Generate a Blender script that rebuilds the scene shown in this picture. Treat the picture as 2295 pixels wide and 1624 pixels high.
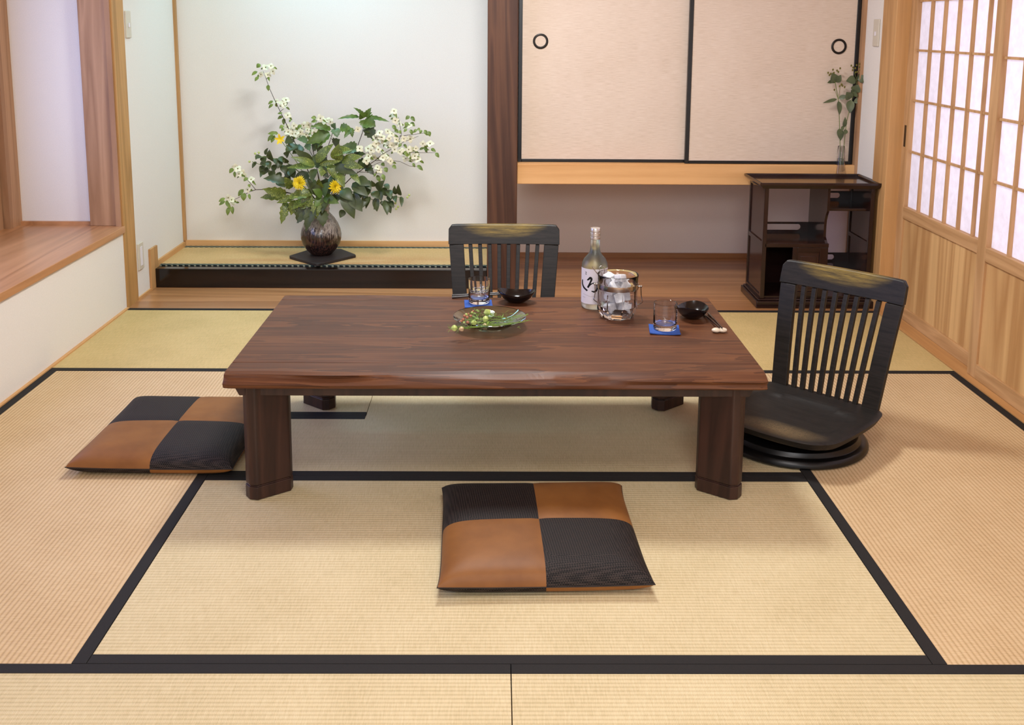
import bpy, bmesh, math, random
from mathutils import Vector, Matrix, Euler
PI = math.pi
for o in list(bpy.data.objects): bpy.data.objects.remove(o)
S = bpy.context.scene
C = S.collection

# ---------------------------------------------------------------- camera
W, H = 2295, 1624
CAM = Vector((-0.0354, -1.9886, 1.3518))
YAW, PITCH, ROLL, FPX, PCX, PCY = 0.008154, 0.163065, 0.0061185, 2279.32, 1131.33, 431.96
_f = Vector((math.sin(YAW)*math.cos(PITCH), math.cos(YAW)*math.cos(PITCH), -math.sin(PITCH)))
_r = Vector((math.cos(YAW), -math.sin(YAW), 0)); _u = _r.cross(_f)
CR = _r*math.cos(ROLL) + _u*math.sin(ROLL); CU = -_r*math.sin(ROLL) + _u*math.cos(ROLL); CF = _f
cd = bpy.data.cameras.new('camera'); cam = bpy.data.objects.new('camera', cd); C.objects.link(cam)
cam.matrix_world = Matrix(((CR.x, CU.x, -CF.x, CAM.x), (CR.y, CU.y, -CF.y, CAM.y), (CR.z, CU.z, -CF.z, CAM.z), (0, 0, 0, 1)))
cd.sensor_fit = 'HORIZONTAL'; cd.sensor_width = 36.0
cd.lens = FPX*36.0/W
cd.shift_x = (W/2 - PCX)/W
cd.shift_y = -(H/2 - PCY)/W
cd.clip_start = 0.05
S.camera = cam
def ray(px, py): return CR*((px-PCX)/FPX) - CU*((py-PCY)/FPX) + CF
def at(px, py, Y):
    d = ray(px, py); return CAM + d*((Y-CAM.y)/d.y)
def atz(px, py, Z):
    d = ray(px, py); return CAM + d*((Z-CAM.z)/d.z)

# ---------------------------------------------------------------- light
S.view_settings.view_transform = 'Standard'; S.view_settings.look = 'None'
S.view_settings.exposure = 0.16; S.view_settings.gamma = 1.0; S.view_settings.use_curve_mapping = False
wd = bpy.data.worlds.new('world'); S.world = wd; wd.use_nodes = True
wd.node_tree.nodes['Background'].inputs[0].default_value = (.95, .98, 1.03, 1)
wd.node_tree.nodes['Background'].inputs[1].default_value = 1.3
def area(name, loc, rot, sx, sy, power, col, spread=PI):
    l = bpy.data.lights.new(name, 'AREA'); l.shape = 'RECTANGLE'; l.size = sx; l.size_y = sy
    l.energy = power; l.color = col; l.spread = spread
    o = bpy.data.objects.new(name, l); o.location = loc; o.rotation_euler = rot; C.objects.link(o); return o
area('ceiling_lamp', (-0.05, 1.80, 2.33), (0, 0, 0), 0.45, 0.45, 44, (.96, .99, 1.0))
area('front_fill', (0.1, -2.5, 2.2), (math.radians(38), 0, 0), 1.1, 1.1, 50, (.98, .98, 1.0))  # added fill light behind the camera, no real fixture; flat frontal light
area('near_floor_fill', (0.2, -0.75, 2.33), (0, 0, 0), 0.7, 0.7, 24, (1, .99, 1.0))  # added fill to brighten the near floor, no fixture there
area('alcove_lamp', (-1.0, 3.40, 2.30), (0, 0, 0), 1.0, 0.15, 8, (.38, .84, 1.0), math.radians(120))
area('window_daylight', (-2.33, 1.45, 1.25), (0, math.radians(-90), 0), 1.3, 1.9, 26, (.40, .50, 1.0))
area('garden_daylight', (2.35, 1.4, 1.3), (0, math.radians(90), 0), 1.9, 2.6, 46, (.97, .93, 1.0))

# ---------------------------------------------------------------- helpers
def lin(h):
    h = h.lstrip('#'); v = [int(h[i:i+2], 16)/255 for i in (0, 2, 4)]
    return tuple((c/12.92 if c <= .04045 else ((c+.055)/1.055)**2.4) for c in v) + (1,)
class NT:
    def __init__(s, name):
        s.m = bpy.data.materials.new(name); s.m.use_nodes = True; s.n = s.m.node_tree.nodes; s.l = s.m.node_tree.links
        s.b = s.n['Principled BSDF']
    def add(s, t, **k):
        x = s.n.new(t)
        for a, v in k.items(): setattr(x, a, v)
        return x
    def link(s, a, b): s.l.new(a, b)
    def coord(s, scale, kind='Object', rot=(0, 0, 0)):
        tc = s.add('ShaderNodeTexCoord'); mp = s.add('ShaderNodeMapping')
        mp.inputs['Scale'].default_value = scale; mp.inputs['Rotation'].default_value = rot
        s.link(tc.outputs[kind], mp.inputs[0]); return mp.outputs[0]
    def noise(s, vec, scale, detail=4, rough=.55, dist=0.0):
        x = s.add('ShaderNodeTexNoise'); x.inputs['Scale'].default_value = scale; x.inputs['Detail'].default_value = detail
        x.inputs['Roughness'].default_value = rough; x.inputs['Distortion'].default_value = dist
        s.link(vec, x.inputs['Vector']); return x.outputs['Fac']
    def ramp(s, fac, stops):
        x = s.add('ShaderNodeValToRGB'); e = x.color_ramp.elements
        while len(e) < len(stops): e.new(.5)
        for i, (p, c) in enumerate(stops): e[i].position = p; e[i].color = c
        s.link(fac, x.inputs[0]); return x.outputs[0]
    def bump(s, h, strength, dist=.002):
        x = s.add('ShaderNodeBump'); x.inputs['Strength'].default_value = strength; x.inputs['Distance'].default_value = dist
        s.link(h, x.inputs['Height']); s.link(x.outputs[0], s.b.inputs['Normal']); return x
    def set(s, rough=.5, spec=.5, **k):
        s.b.inputs['Roughness'].default_value = rough; s.b.inputs['Specular IOR Level'].default_value = spec
        for a, v in k.items(): s.b.inputs[a.replace('_', ' ')].default_value = v
        return s.m
def mathn(t, op, a, b=None):
    x = t.add('ShaderNodeMath', operation=op)
    for i, v in enumerate((a, b)):
        if v is None: continue
        if isinstance(v, (int, float)): x.inputs[i].default_value = v
        else: t.link(v, x.inputs[i])
    return x.outputs[0]
def plain(name, col, rough=.6, spec=.4, nz=.06, sc=60, bump=0.0, **k):
    t = NT(name); c = lin(col) if isinstance(col, str) else col
    v = t.coord((1, 1, 1)); f = t.noise(v, sc, 3)
    a = tuple(x*(1-nz) for x in c[:3])+(1,); b = tuple(min(1, x*(1+nz)) for x in c[:3])+(1,)
    t.link(t.ramp(f, [(.3, a), (.7, b)]), t.b.inputs['Base Color'])
    if bump: t.bump(f, bump)
    return t.set(rough, spec, **k)
def wood(name, c1, c2, axis='x', scale=1.0, rough=.4, spec=.4, fine=.35, stretch=14, seed=0, bands=1.0, bump=.05, c3=None):
    t = NT(name); a = .16*scale; b = a*stretch
    sc = {'x': (a, b, b), 'y': (b, a, b), 'z': (b, b, a)}[axis]
    tc = t.add('ShaderNodeTexCoord'); mp = t.add('ShaderNodeMapping'); mp.inputs['Scale'].default_value = sc
    mp.inputs['Location'].default_value = (seed*3.1, seed*1.7, seed*2.3)
    t.link(tc.outputs['Object'], mp.inputs[0]); v = mp.outputs[0]
    n1 = t.noise(v, 2.2*bands, 3, .5, 1.2)
    rings = mathn(t, 'FRACT', mathn(t, 'MULTIPLY', n1, 5.0))
    rings = mathn(t, 'ABSOLUTE', mathn(t, 'SUBTRACT', mathn(t, 'MULTIPLY', rings, 2.0), 1.0))
    n2 = t.noise(v, 26, 4, .7)
    n3 = t.noise(v, .8, 2, .5)
    f = mathn(t, 'ADD', mathn(t, 'MULTIPLY', rings, .45), mathn(t, 'MULTIPLY', n2, fine))
    f = mathn(t, 'ADD', f, mathn(t, 'MULTIPLY', n3, .35))
    st = [(.18, lin(c1)), (.85, lin(c2))]
    if c3: st = [(.15, lin(c1)), (.5, lin(c3)), (.85, lin(c2))]
    t.link(t.ramp(f, st), t.b.inputs['Base Color'])
    if bump: t.bump(n2, bump, .001)
    return t.set(rough, spec)

def tatami_mat(name, cols, axis, pitch=.0125, rib=1.0):
    t = NT(name); tc = t.add('ShaderNodeTexCoord'); sp = t.add('ShaderNodeSeparateXYZ'); t.link(tc.outputs['Object'], sp.inputs[0])
    across = sp.outputs['Y' if axis == 'x' else 'X']; along = sp.outputs['X' if axis == 'x' else 'Y']
    w = mathn(t, 'SINE', mathn(t, 'MULTIPLY', across, 2*PI/pitch))
    w = mathn(t, 'ABSOLUTE', mathn(t, 'SINE', mathn(t, 'MULTIPLY', across, PI/pitch)))
    cell = mathn(t, 'SINE', mathn(t, 'ADD', mathn(t, 'MULTIPLY', along, 2*PI/.0035), mathn(t, 'MULTIPLY', mathn(t, 'FLOOR', mathn(t, 'DIVIDE', across, pitch)), 2.1)))
    mp = t.add('ShaderNodeMapping'); mp.inputs['Scale'].default_value = (260, 26, 1) if axis == 'x' else (26, 260, 1)
    t.link(tc.outputs['Object'], mp.inputs[0]); rush = t.noise(mp.outputs[0], 1, 3, .6)
    mp2 = t.add('ShaderNodeMapping'); mp2.inputs['Scale'].default_value = (3, 3, 1); t.link(tc.outputs['Object'], mp2.inputs[0])
    big = t.noise(mp2.outputs[0], 1.6, 2, .5)
    f = mathn(t, 'ADD', mathn(t, 'MULTIPLY', rush, .45), mathn(t, 'MULTIPLY', big, .25))
    f = mathn(t, 'ADD', f, mathn(t, 'MULTIPLY', w, .22*rib))
    t.link(t.ramp(f, [(.2, lin(cols[0])), (.5, lin(cols[1])), (.8, lin(cols[2]))]), t.b.inputs['Base Color'])
    h = mathn(t, 'ADD', w, mathn(t, 'MULTIPLY', cell, .25)); h = mathn(t, 'ADD', h, mathn(t, 'MULTIPLY', rush, .5))
    t.bump(h, .45*rib, .0016)
    return t.set(.62, .3)

def obj(name, bm, mat, parent=None, smooth=False, loc=None, rot=None, bev=0, bseg=2, sub=0, recalc=True):
    me = bpy.data.meshes.new(name)
    if recalc: bmesh.ops.recalc_face_normals(bm, faces=bm.faces)
    bm.to_mesh(me); bm.free()
    mats = mat if isinstance(mat, (list, tuple)) else [mat]
    for m in mats: me.materials.append(m)
    if smooth:
        for p in me.polygons: p.use_smooth = True
        me.set_sharp_from_angle(angle=math.radians(38))
    o = bpy.data.objects.new(name, me); C.objects.link(o)
    if parent: o.parent = parent
    if loc is not None: o.location = loc
    if rot is not None: o.rotation_euler = rot
    if bev:
        b = o.modifiers.new('bevel', 'BEVEL'); b.width = bev; b.segments = bseg; b.limit_method = 'ANGLE'; b.angle_limit = math.radians(35)
    if sub:
        b = o.modifiers.new('sub', 'SUBSURF'); b.levels = sub; b.render_levels = sub
    return o
def thing(name, label, cat, loc=(0, 0, 0), rotz=0, group=None, kind=None):
    o = bpy.data.objects.new(name, None); C.objects.link(o); o.location = loc; o.rotation_euler = (0, 0, rotz); o.empty_display_size = .05
    return tag(o, label, cat, group, kind)
def tag(o, label=None, cat=None, group=None, kind=None):
    if label: o['label'] = label
    if cat: o['category'] = cat
    if group: o['group'] = group
    if kind: o['kind'] = kind
    return o
def box(bm, x0, x1, y0, y1, z0, z1, M=None, mi=0):
    vs = [bm.verts.new((x, y, z)) for z in (z0, z1) for y in (y0, y1) for x in (x0, x1)]
    if M: 
        for v in vs: v.co = M @ v.co
    for q in ((0, 2, 3, 1), (4, 5, 7, 6), (0, 1, 5, 4), (2, 6, 7, 3), (0, 4, 6, 2), (1, 3, 7, 5)):
        f = bm.faces.new([vs[i] for i in q]); f.material_index = mi
    return vs
def bx(*a, **k):
    bm = bmesh.new(); box(bm, *a, **k); return bm
def boxes(L):
    bm = bmesh.new()
    for a in L: box(bm, *a)
    return bm
def tube(bm, pts, r, seg=8, caps=True, r2=None, closed=False, flat=1.0):
    pts = [Vector(p) for p in pts]; n = len(pts); rings = []; up = None
    for i, p in enumerate(pts):
        if closed: d = pts[(i+1) % n]-pts[i-1]
        else: d = pts[min(i+1, n-1)]-pts[max(i-1, 0)]
        d.normalize()
        if up is None: up = Vector((0, 0, 1)) if abs(d.z) < .9 else Vector((1, 0, 0))
        a = d.cross(up).normalized(); b = a.cross(d).normalized(); up = b
        rr = r if r2 is None else r+(r2-r)*i/max(1, n-1)
        if isinstance(r, (list, tuple)): rr = r[i]
        rings.append([bm.verts.new(p+(a*math.cos(2*PI*k/seg)+b*math.sin(2*PI*k/seg)*flat)*rr) for k in range(seg)])
    for i in range(n if closed else n-1):
        A, B = rings[i], rings[(i+1) % n]
        for k in range(seg): bm.faces.new((A[k], A[(k+1) % seg], B[(k+1) % seg], B[k]))
    if caps and not closed: bm.faces.new(rings[0][::-1]); bm.faces.new(rings[-1])
    return bm
def lathe(bm, prof, seg=48, M=None, mod=None):
    rings = []
    for (r, z) in prof:
        if r < 1e-6:
            v = bm.verts.new((0, 0, z)); rings.append([v])
        else:
            rings.append([bm.verts.new((r*(mod(k/seg, z) if mod else 1)*math.cos(2*PI*k/seg), r*(mod(k/seg, z) if mod else 1)*math.sin(2*PI*k/seg), z)) for k in range(seg)])
    for A, B in zip(rings, rings[1:]):
        if len(A) == 1 and len(B) == 1: continue
        for k in range(seg):
            k2 = (k+1) % seg
            if len(A) == 1: bm.faces.new((A[0], B[k2], B[k]))
            elif len(B) == 1: bm.faces.new((A[k], A[k2], B[0]))
            else: bm.faces.new((A[k], A[k2], B[k2], B[k]))
    if M:
        for R in rings:
            for v in R: v.co = M @ v.co
    return bm
def prism(bm, poly, z0, z1, M=None):
    a = [bm.verts.new((x, y, z0)) for x, y in poly]; b = [bm.verts.new((x, y, z1)) for x, y in poly]
    if M:
        for v in a+b: v.co = M @ v.co
    n = len(poly); bm.faces.new(a[::-1]); bm.faces.new(b)
    for i in range(n): bm.faces.new((a[i], a[(i+1) % n], b[(i+1) % n], b[i]))
    return bm
def rrect(w, d, r, n=5):
    P = []
    for cx, cy, a0 in ((w/2-r, d/2-r, 0), (-w/2+r, d/2-r, PI/2), (-w/2+r, -d/2+r, PI), (w/2-r, -d/2+r, 1.5*PI)):
        for i in range(n+1): P.append((cx+r*math.cos(a0+PI/2*i/n), cy+r*math.sin(a0+PI/2*i/n)))
    return P
def copy_tree(o, parent=None):
    c = o.copy(); C.objects.link(c); c.parent = parent
    if parent: c.matrix_parent_inverse = o.matrix_parent_inverse
    for ch in list(o.children): copy_tree(ch, c)
    return c

# ---------------------------------------------------------------- materials
M = {}
M['plaster'] = plain('white_plaster', '#e4ded6', .9, .2, .03, 220, .12)
M['plaster_recess'] = plain('recess_plaster', '#e4d6cd', .9, .2, .03, 220, .12)
M['ceiling'] = wood('ceiling_board', '#b58d5c', '#caa574', 'x', 1, .6)
M['hinoki'] = wood('pale_cypress', '#c48c52', '#e2b078', 'x', 1.0, .45, .3, bands=.7, seed=1)
M['hinoki_z'] = wood('pale_cypress_upright', '#a97c4c', '#cb9c66', 'z', 1.0, .5, .3, seed=2)
M['hinoki_y'] = wood('pale_cypress_sill', '#b07e4c', '#d3a068', 'y', 1.0, .45, .3, seed=3)
M['cedar_z'] = wood('window_post_wood', '#8c6545', '#b68d69', 'z', 1.0, .5, .3, seed=5, bands=1.2)
M['pillar_z'] = wood('corner_post_wood', '#946d3a', '#c1935a', 'z', 1.2, .5, .3, seed=7)
M['sill'] = wood('sill_board_wood', '#8f6039', '#c08b5e', 'y', .8, .3, .5, seed=8, bands=.8)
M['jiita'] = wood('alcove_floor_board', '#8f5f38', '#bf8a5c', 'x', .8, .3, .5, seed=9, bands=.8)
M['walnut_post'] = wood('alcove_post_wood', '#37221a', '#63422f', 'z', 1.1, .5, .3, seed=4, bands=1.1, c3='#4e3326')
M['panel'] = wood('shoji_skirt_wood', '#ab7c4c', '#e2b981', 'z', .9, .5, .3, seed=11, stretch=26, bands=.45, fine=.22)
M['shoji_wood'] = wood('shoji_frame_wood', '#a97f52', '#cda274', 'z', 1.4, .5, .3, seed=12)
M['shoji_wood_y'] = wood('shoji_rail_wood', '#a97f52', '#cda274', 'y', 1.4, .5, .3, seed=13)
M['tat_x'] = tatami_mat('tatami_rush_lengthwise', ('#af9d72', '#cebb93', '#dfd0ab'), 'x')
M['tat_y'] = tatami_mat('tatami_rush_upright', ('#a8895f', '#c9a97f', '#dbc098'), 'y', rib=1.5)  # rush sheen by weave direction put into the colour: darker, oranger
M['tat_back'] = tatami_mat('tatami_rush_back', ('#ac965f', '#cdb27a', '#dac28d'), 'x', rib=.6)
M['tat_toko'] = tatami_mat('alcove_rush', ('#b8965c', '#d3ad78', '#e2c08d'), 'x', pitch=.006, rib=.3)
M['heri'] = plain('black_binding_cloth', '#211e1d', .8, .3, .15, 500, .2)
def pattern_heri():
    t = NT('patterned_binding_cloth'); tc = t.add('ShaderNodeTexCoord'); sp = t.add('ShaderNodeSeparateXYZ'); t.link(tc.outputs['Object'], sp.inputs[0])
    a = mathn(t, 'SINE', mathn(t, 'ADD', mathn(t, 'MULTIPLY', sp.outputs['X'], 2*PI/.03), mathn(t, 'MULTIPLY', sp.outputs['Y'], 2*PI/.02)))
    t.link(t.ramp(a, [(.35, lin('#1f2a2b')), (.6, lin('#8d917c'))]), t.b.inputs['Base Color']); return t.set(.8, .2)
M['heri_pat'] = pattern_heri()
M['lacquer'] = wood('black_lacquer_beam', '#0b0706', '#1b100c', 'x', 1, .12, .5, fine=.2, bump=0)
M['lacquer_red'] = plain('plum_lacquer', '#261512', .14, .5, .15, 20)
M['lacquer_panel'] = plain('plum_lacquer_panel', '#33201c', .12, .5, .12, 20)
def fusuma_paper():
    t = NT('woven_door_paper'); v = t.coord((6, 1, 130)); n = t.noise(v, 3, 5, .7); v2 = t.coord((1, 1, 1)); n2 = t.noise(v2, 3, 2)
    f = mathn(t, 'ADD', mathn(t, 'MULTIPLY', n, .8), mathn(t, 'MULTIPLY', n2, .2))
    t.link(t.ramp(f, [(.3, lin('#c3ad98')), (.5, lin('#d6c2b0')), (.7, lin('#e0cfbf'))]), t.b.inputs['Base Color']); t.bump(n, .15, .001); return t.set(.75, .2)
M['fusuma'] = fusuma_paper()
M['black_frame'] = plain('black_lacquer_frame', '#0d0b0b', .3, .5, .1)
M['pull_metal'] = plain('dark_pull_metal', '#2b2724', .3, .6, .1, Metallic=.8)
def shoji_paper():
    t = NT('shoji_paper'); v = t.coord((1, 1, 1)); n = t.noise(v, 30, 5, .7)
    c = t.ramp(n, [(.3, lin('#dfdae0')), (.7, lin('#ece8ee'))])
    d = t.add('ShaderNodeBsdfDiffuse'); tr = t.add('ShaderNodeBsdfTranslucent'); mx = t.add('ShaderNodeMixShader'); mx.inputs[0].default_value = .45
    t.link(c, d.inputs[0]); t.link(c, tr.inputs[0]); t.link(d.outputs[0], mx.inputs[1]); t.link(tr.outputs[0], mx.inputs[2])
    t.link(mx.outputs[0], t.n['Material Output'].inputs[0]); return t.m
M['shoji'] = shoji_paper()
M['switch'] = plain('ivory_switch_plastic', '#cfc6b4', .4, .4, .02)
def walnut_top():
    t = NT('walnut_tabletop'); v = t.coord((.35, 5, 5)); n1 = t.noise(v, 2.3, 4, .55, 1.5)
    v2 = t.coord((3, 90, 60)); n2 = t.noise(v2, 1, 4, .65); v3 = t.coord((1, 1, 1)); n3 = t.noise(v3, 2.2, 3, .5)
    r = mathn(t, 'FRACT', mathn(t, 'MULTIPLY', n1, 4))
    f = mathn(t, 'ADD', mathn(t, 'MULTIPLY', r, .28), mathn(t, 'MULTIPLY', n2, .4)); f = mathn(t, 'ADD', f, mathn(t, 'MULTIPLY', n3, .35))
    t.link(t.ramp(f, [(.2, lin('#321c12')), (.5, lin('#57331f')), (.85, lin('#774b2d'))]), t.b.inputs['Base Color'])
    t.bump(n2, .05, .001); return t.set(.46, .24)
M['walnut'] = walnut_top()
M['walnut_leg'] = wood('walnut_leg', '#21130f', '#3d251d', 'z', 1.5, .4, .4, seed=15)
def dark_ash(name, worn):
    t = NT(name); v = t.coord((3, 40, 40)); n = t.noise(v, 3, 5, .7)
    base = t.ramp(n, [(.35, lin('#0e0b0a')), (.8, lin('#2b2521'))])
    if worn == 'seat':
        tc = t.add('ShaderNodeTexCoord'); sp = t.add('ShaderNodeSeparateXYZ'); t.link(tc.outputs['Object'], sp.inputs[0])
        x2 = mathn(t, 'POWER', mathn(t, 'ABSOLUTE', mathn(t, 'DIVIDE', mathn(t, 'SUBTRACT', sp.outputs['X'], .03), .17)), 2.0)
        y2 = mathn(t, 'POWER', mathn(t, 'ABSOLUTE', mathn(t, 'DIVIDE', mathn(t, 'ADD', sp.outputs['Y'], .185), .075)), 2.0)
        g = t.noise(t.coord((14, 3, 1)), 5, 4, .6, 2.5); g = mathn(t, 'ABSOLUTE', mathn(t, 'SINE', mathn(t, 'MULTIPLY', g, 30.0)))
        k = mathn(t, 'MULTIPLY', mathn(t, 'MAXIMUM', mathn(t, 'SUBTRACT', 1.0, mathn(t, 'ADD', x2, y2)), 0.0), mathn(t, 'MULTIPLY', g, .75))
        mx = t.add('ShaderNodeMixRGB'); t.link(k, mx.inputs[0]); t.link(base, mx.inputs[1]); mx.inputs[2].default_value = lin('#8a7350'); t.link(mx.outputs[0], t.b.inputs['Base Color'])
    elif worn:
        v2 = t.coord((2.6, 1, 4.2)); tc = t.add('ShaderNodeTexCoord'); sp = t.add('ShaderNodeSeparateXYZ'); t.link(tc.outputs['Object'], sp.inputs[0])
        # rubbed-through finish in the middle of the top rail (wear: an elliptic patch at the upper edge)
        x2 = mathn(t, 'POWER', mathn(t, 'ABSOLUTE', mathn(t, 'DIVIDE', sp.outputs['X'], .165)), 2.0)
        z2 = mathn(t, 'POWER', mathn(t, 'ABSOLUTE', mathn(t, 'DIVIDE', mathn(t, 'SUBTRACT', sp.outputs['Z'], .546), .060)), 2.0)
        k = mathn(t, 'SUBTRACT', 1.25, mathn(t, 'ADD', x2, z2)); k = mathn(t, 'MULTIPLY', k, 1.1)
        k = mathn(t, 'MAXIMUM', mathn(t, 'MINIMUM', k, 1.0), 0.0); k = mathn(t, 'MULTIPLY', k, mathn(t, 'ADD', .35, mathn(t, 'MULTIPLY', n, .8)))
        worn_c = t.ramp(n, [(.3, lin('#3f3522')), (.65, lin('#9a8038'))])
        mx = t.add('ShaderNodeMixRGB'); t.link(k, mx.inputs[0]); t.link(base, mx.inputs[1]); t.link(worn_c, mx.inputs[2]); t.link(mx.outputs[0], t.b.inputs['Base Color'])
    else: t.link(base, t.b.inputs['Base Color'])
    t.bump(n, .18, .001); return t.set(.5, .35)
M['ash'] = dark_ash('black_stained_ash', False); M['ash_worn'] = dark_ash('black_stained_ash_worn', True); M['ash_seat'] = dark_ash('black_stained_ash_seat', 'seat')
M['base_black'] = plain('black_swivel_base', '#0c0a0a', .35, .4, .1)
def leather():
    t = NT('tan_leather'); v = t.coord((1, 1, 1)); n = t.noise(v, 420, 4, .6); n2 = t.noise(v, 9, 3)
    t.link(t.ramp(n2, [(.3, lin('#764a24')), (.7, lin('#8a5a2d'))]), t.b.inputs['Base Color']); t.bump(n, .25, .001); return t.set(.5, .25)
M['leather'] = leather()
def woven():
    t = NT('dark_woven_fabric'); v = t.coord((1, 1, 1), rot=(0, 0, .7)); ch = t.add('ShaderNodeTexChecker'); ch.inputs['Scale'].default_value = 230; t.link(v, ch.inputs[0])
    n = t.noise(v, 500, 3, .7)
    f = mathn(t, 'ADD', mathn(t, 'MULTIPLY', ch.outputs['Fac'], .42), mathn(t, 'MULTIPLY', n, .5))
    t.link(t.ramp(f, [(.25, lin('#090606')), (.85, lin('#3f3430'))]), t.b.inputs['Base Color']); t.bump(f, .5, .0015); return t.set(.62, .22)
M['woven'] = woven()
M['piping'] = plain('cushion_seam', '#2a201c', .7)
def glass(name, col=(1, 1, 1, 1), rough=0.0, ior=1.45):
    t = NT(name); t.b.inputs['Base Color'].default_value = col; t.b.inputs['Transmission Weight'].default_value = 1
    t.b.inputs['IOR'].default_value = ior; return t.set(rough, .5)
M['glass'] = glass('clear_glass', ior=1.36); M['glass_green'] = glass('pale_green_glass', (.70, .90, .78, 1), .02)
M['frost'] = glass('frosted_glass', (.90, .93, .88, 1), .35)
M['ice'] = glass('ice', (.97, .98, 1, 1), .18, 1.31)
def ice():
    t = NT('cloudy_ice'); v = t.coord((1, 1, 1)); n = t.noise(v, 90, 3)
    t.link(t.ramp(n, [(.35, (.8, .8, .85, 1)), (.65, (1, 1, 1, 1))]), t.b.inputs['Base Color']); t.b.inputs['Transmission Weight'].default_value = .32
    t.b.inputs['IOR'].default_value = 1.31; t.bump(n, .6, .002); return t.set(.15, .6)
M['ice'] = ice()
M['steel'] = plain('polished_steel', '#b8b2aa', .16, .6, .03, Metallic=1.0)
M['cap'] = plain('silver_cap', '#cfcac6', .28, .6, .03, Metallic=.85)
M['label'] = plain('white_label_paper', '#e4dee2', .6, .3, .01)
M['ink'] = plain('black_ink', '#0a0908', .6, .3, .05)
M['ink_grey'] = plain('grey_ink', '#8c8480', .6, .3, .05)
M['etch'] = plain('etched_white', '#cfcdd6', .7, .2, .03)
M['coaster'] = plain('blue_felt', '#36569f', .85, .2, .12, 300, .2)
M['bowl'] = plain('black_glazed_bowl', '#141112', .16, .6, .1)
M['snack'] = plain('dark_simmered_morsels', '#3a2416', .4, .5, .35, 90)
M['chop'] = plain('dark_chopstick_lacquer', '#241713', .25, .5, .1)
M['rest'] = plain('cream_porcelain', '#dcccb4', .2, .6, .05, 40)
M['stone'] = plain('dark_stone_board', '#2c2523', .55, .4, .15, 30, .15)
def vase_glaze():
    t = NT('brown_ash_glaze'); v = t.coord((1, 1, .13)); n = t.noise(v, 130, 4, .7)
    tc = t.add('ShaderNodeTexCoord'); sp = t.add('ShaderNodeSeparateXYZ'); t.link(tc.outputs['Object'], sp.inputs[0])
    dark = t.ramp(n, [(.42, lin('#150d0d')), (.62, lin('#4d3128'))]); pale = t.ramp(n, [(.3, lin('#5a4d48')), (.6, lin('#a09488'))])
    k = mathn(t, 'ADD', mathn(t, 'MULTIPLY', mathn(t, 'SUBTRACT', sp.outputs['Z'], .122), 26), mathn(t, 'MULTIPLY', mathn(t, 'SUBTRACT', n, .5), 5))
    k = mathn(t, 'ADD', k, mathn(t, 'MULTIPLY', sp.outputs['X'], 7)); k = mathn(t, 'MAXIMUM', mathn(t, 'MINIMUM', k, 1.0), 0.0)
    mx = t.add('ShaderNodeMixRGB'); t.link(k, mx.inputs[0]); t.link(dark, mx.inputs[1]); t.link(pale, mx.inputs[2]); t.link(mx.outputs[0], t.b.inputs['Base Color'])
    return t.set(.18, .6)
M['vase'] = vase_glaze()
def leafm(name, a, b, spots=None, rough=.4):
    t = NT(name); v = t.coord((1, 1, 1)); n = t.noise(v, 25, 3); c = t.ramp(n, [(.3, lin(a)), (.7, lin(b))])
    if spots:
        n2 = t.noise(v, 210, 2, .5); k = t.ramp(n2, [(.58, (0, 0, 0, 1)), (.66, (1, 1, 1, 1))]); mx = t.add('ShaderNodeMixRGB'); t.link(k, mx.inputs[0]); t.link(c, mx.inputs[1]); mx.inputs[2].default_value = lin(spots); c = mx.outputs[0]
    t.link(c, t.b.inputs['Base Color']); return t.set(rough, .4)
M['leaf_spot'] = leafm('spotted_leaf', '#455220', '#66752c', '#a3a94c'); M['leaf_dark'] = leafm('dark_leaf', '#343d1e', '#48532a')
M['leaf_mid'] = leafm('mid_green_leaf', '#42581f', '#5f7832'); M['leaf_small'] = leafm('small_leaf', '#566a26', '#7f9440')
M['leaf_blue'] = leafm('soft_green_leaf', '#4a5e3a', '#637a50'); M['leaf_sprig'] = leafm('grey_green_leaf', '#4a5238', '#626a48')
M['petal'] = leafm('white_petal', '#cfcaa8', '#e6e1c4', None, .6); M['petal_y'] = leafm('yellow_petal', '#dfbe10', '#f4dc2c', None, .5)
M['stem'] = plain('brown_twig', '#3b2c1c', .7); M['stem_g'] = plain('green_stem', '#6a7a38', .6); M['flower_eye'] = plain('olive_flower_centre', '#6a6322', .7)
M['pod'] = leafm('pale_green_pod', '#93a545', '#c3cc7c'); M['pod_stripe'] = leafm('striped_pod', '#a5a45c', '#c79f84'); M['berry'] = leafm('red_brown_berry', '#8a4a3a', '#b87d5c', None, .25)
M['herb'] = leafm('fresh_green_herb', '#5c7a2a', '#8aa548')
M['water'] = glass('water', (.97, 1, .98, 1), 0, 1.33)

# ---------------------------------------------------------------- setting
def struct(name, bm, mat, parent=None, **k):
    o = obj(name, bm, mat, parent, **k)
    if not parent: o['kind'] = 'structure'
    return o
ZC = 2.35
struct('floor', bx(-2.6, 2.2, -3.2, 4.1, -.16, -.062), M['hinoki'])
struct('ceiling', bx(-2.6, 2.4, -3.2, 4.1, ZC, ZC+.08), M['ceiling'])
XL, XR = -1.81, 1.81
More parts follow.
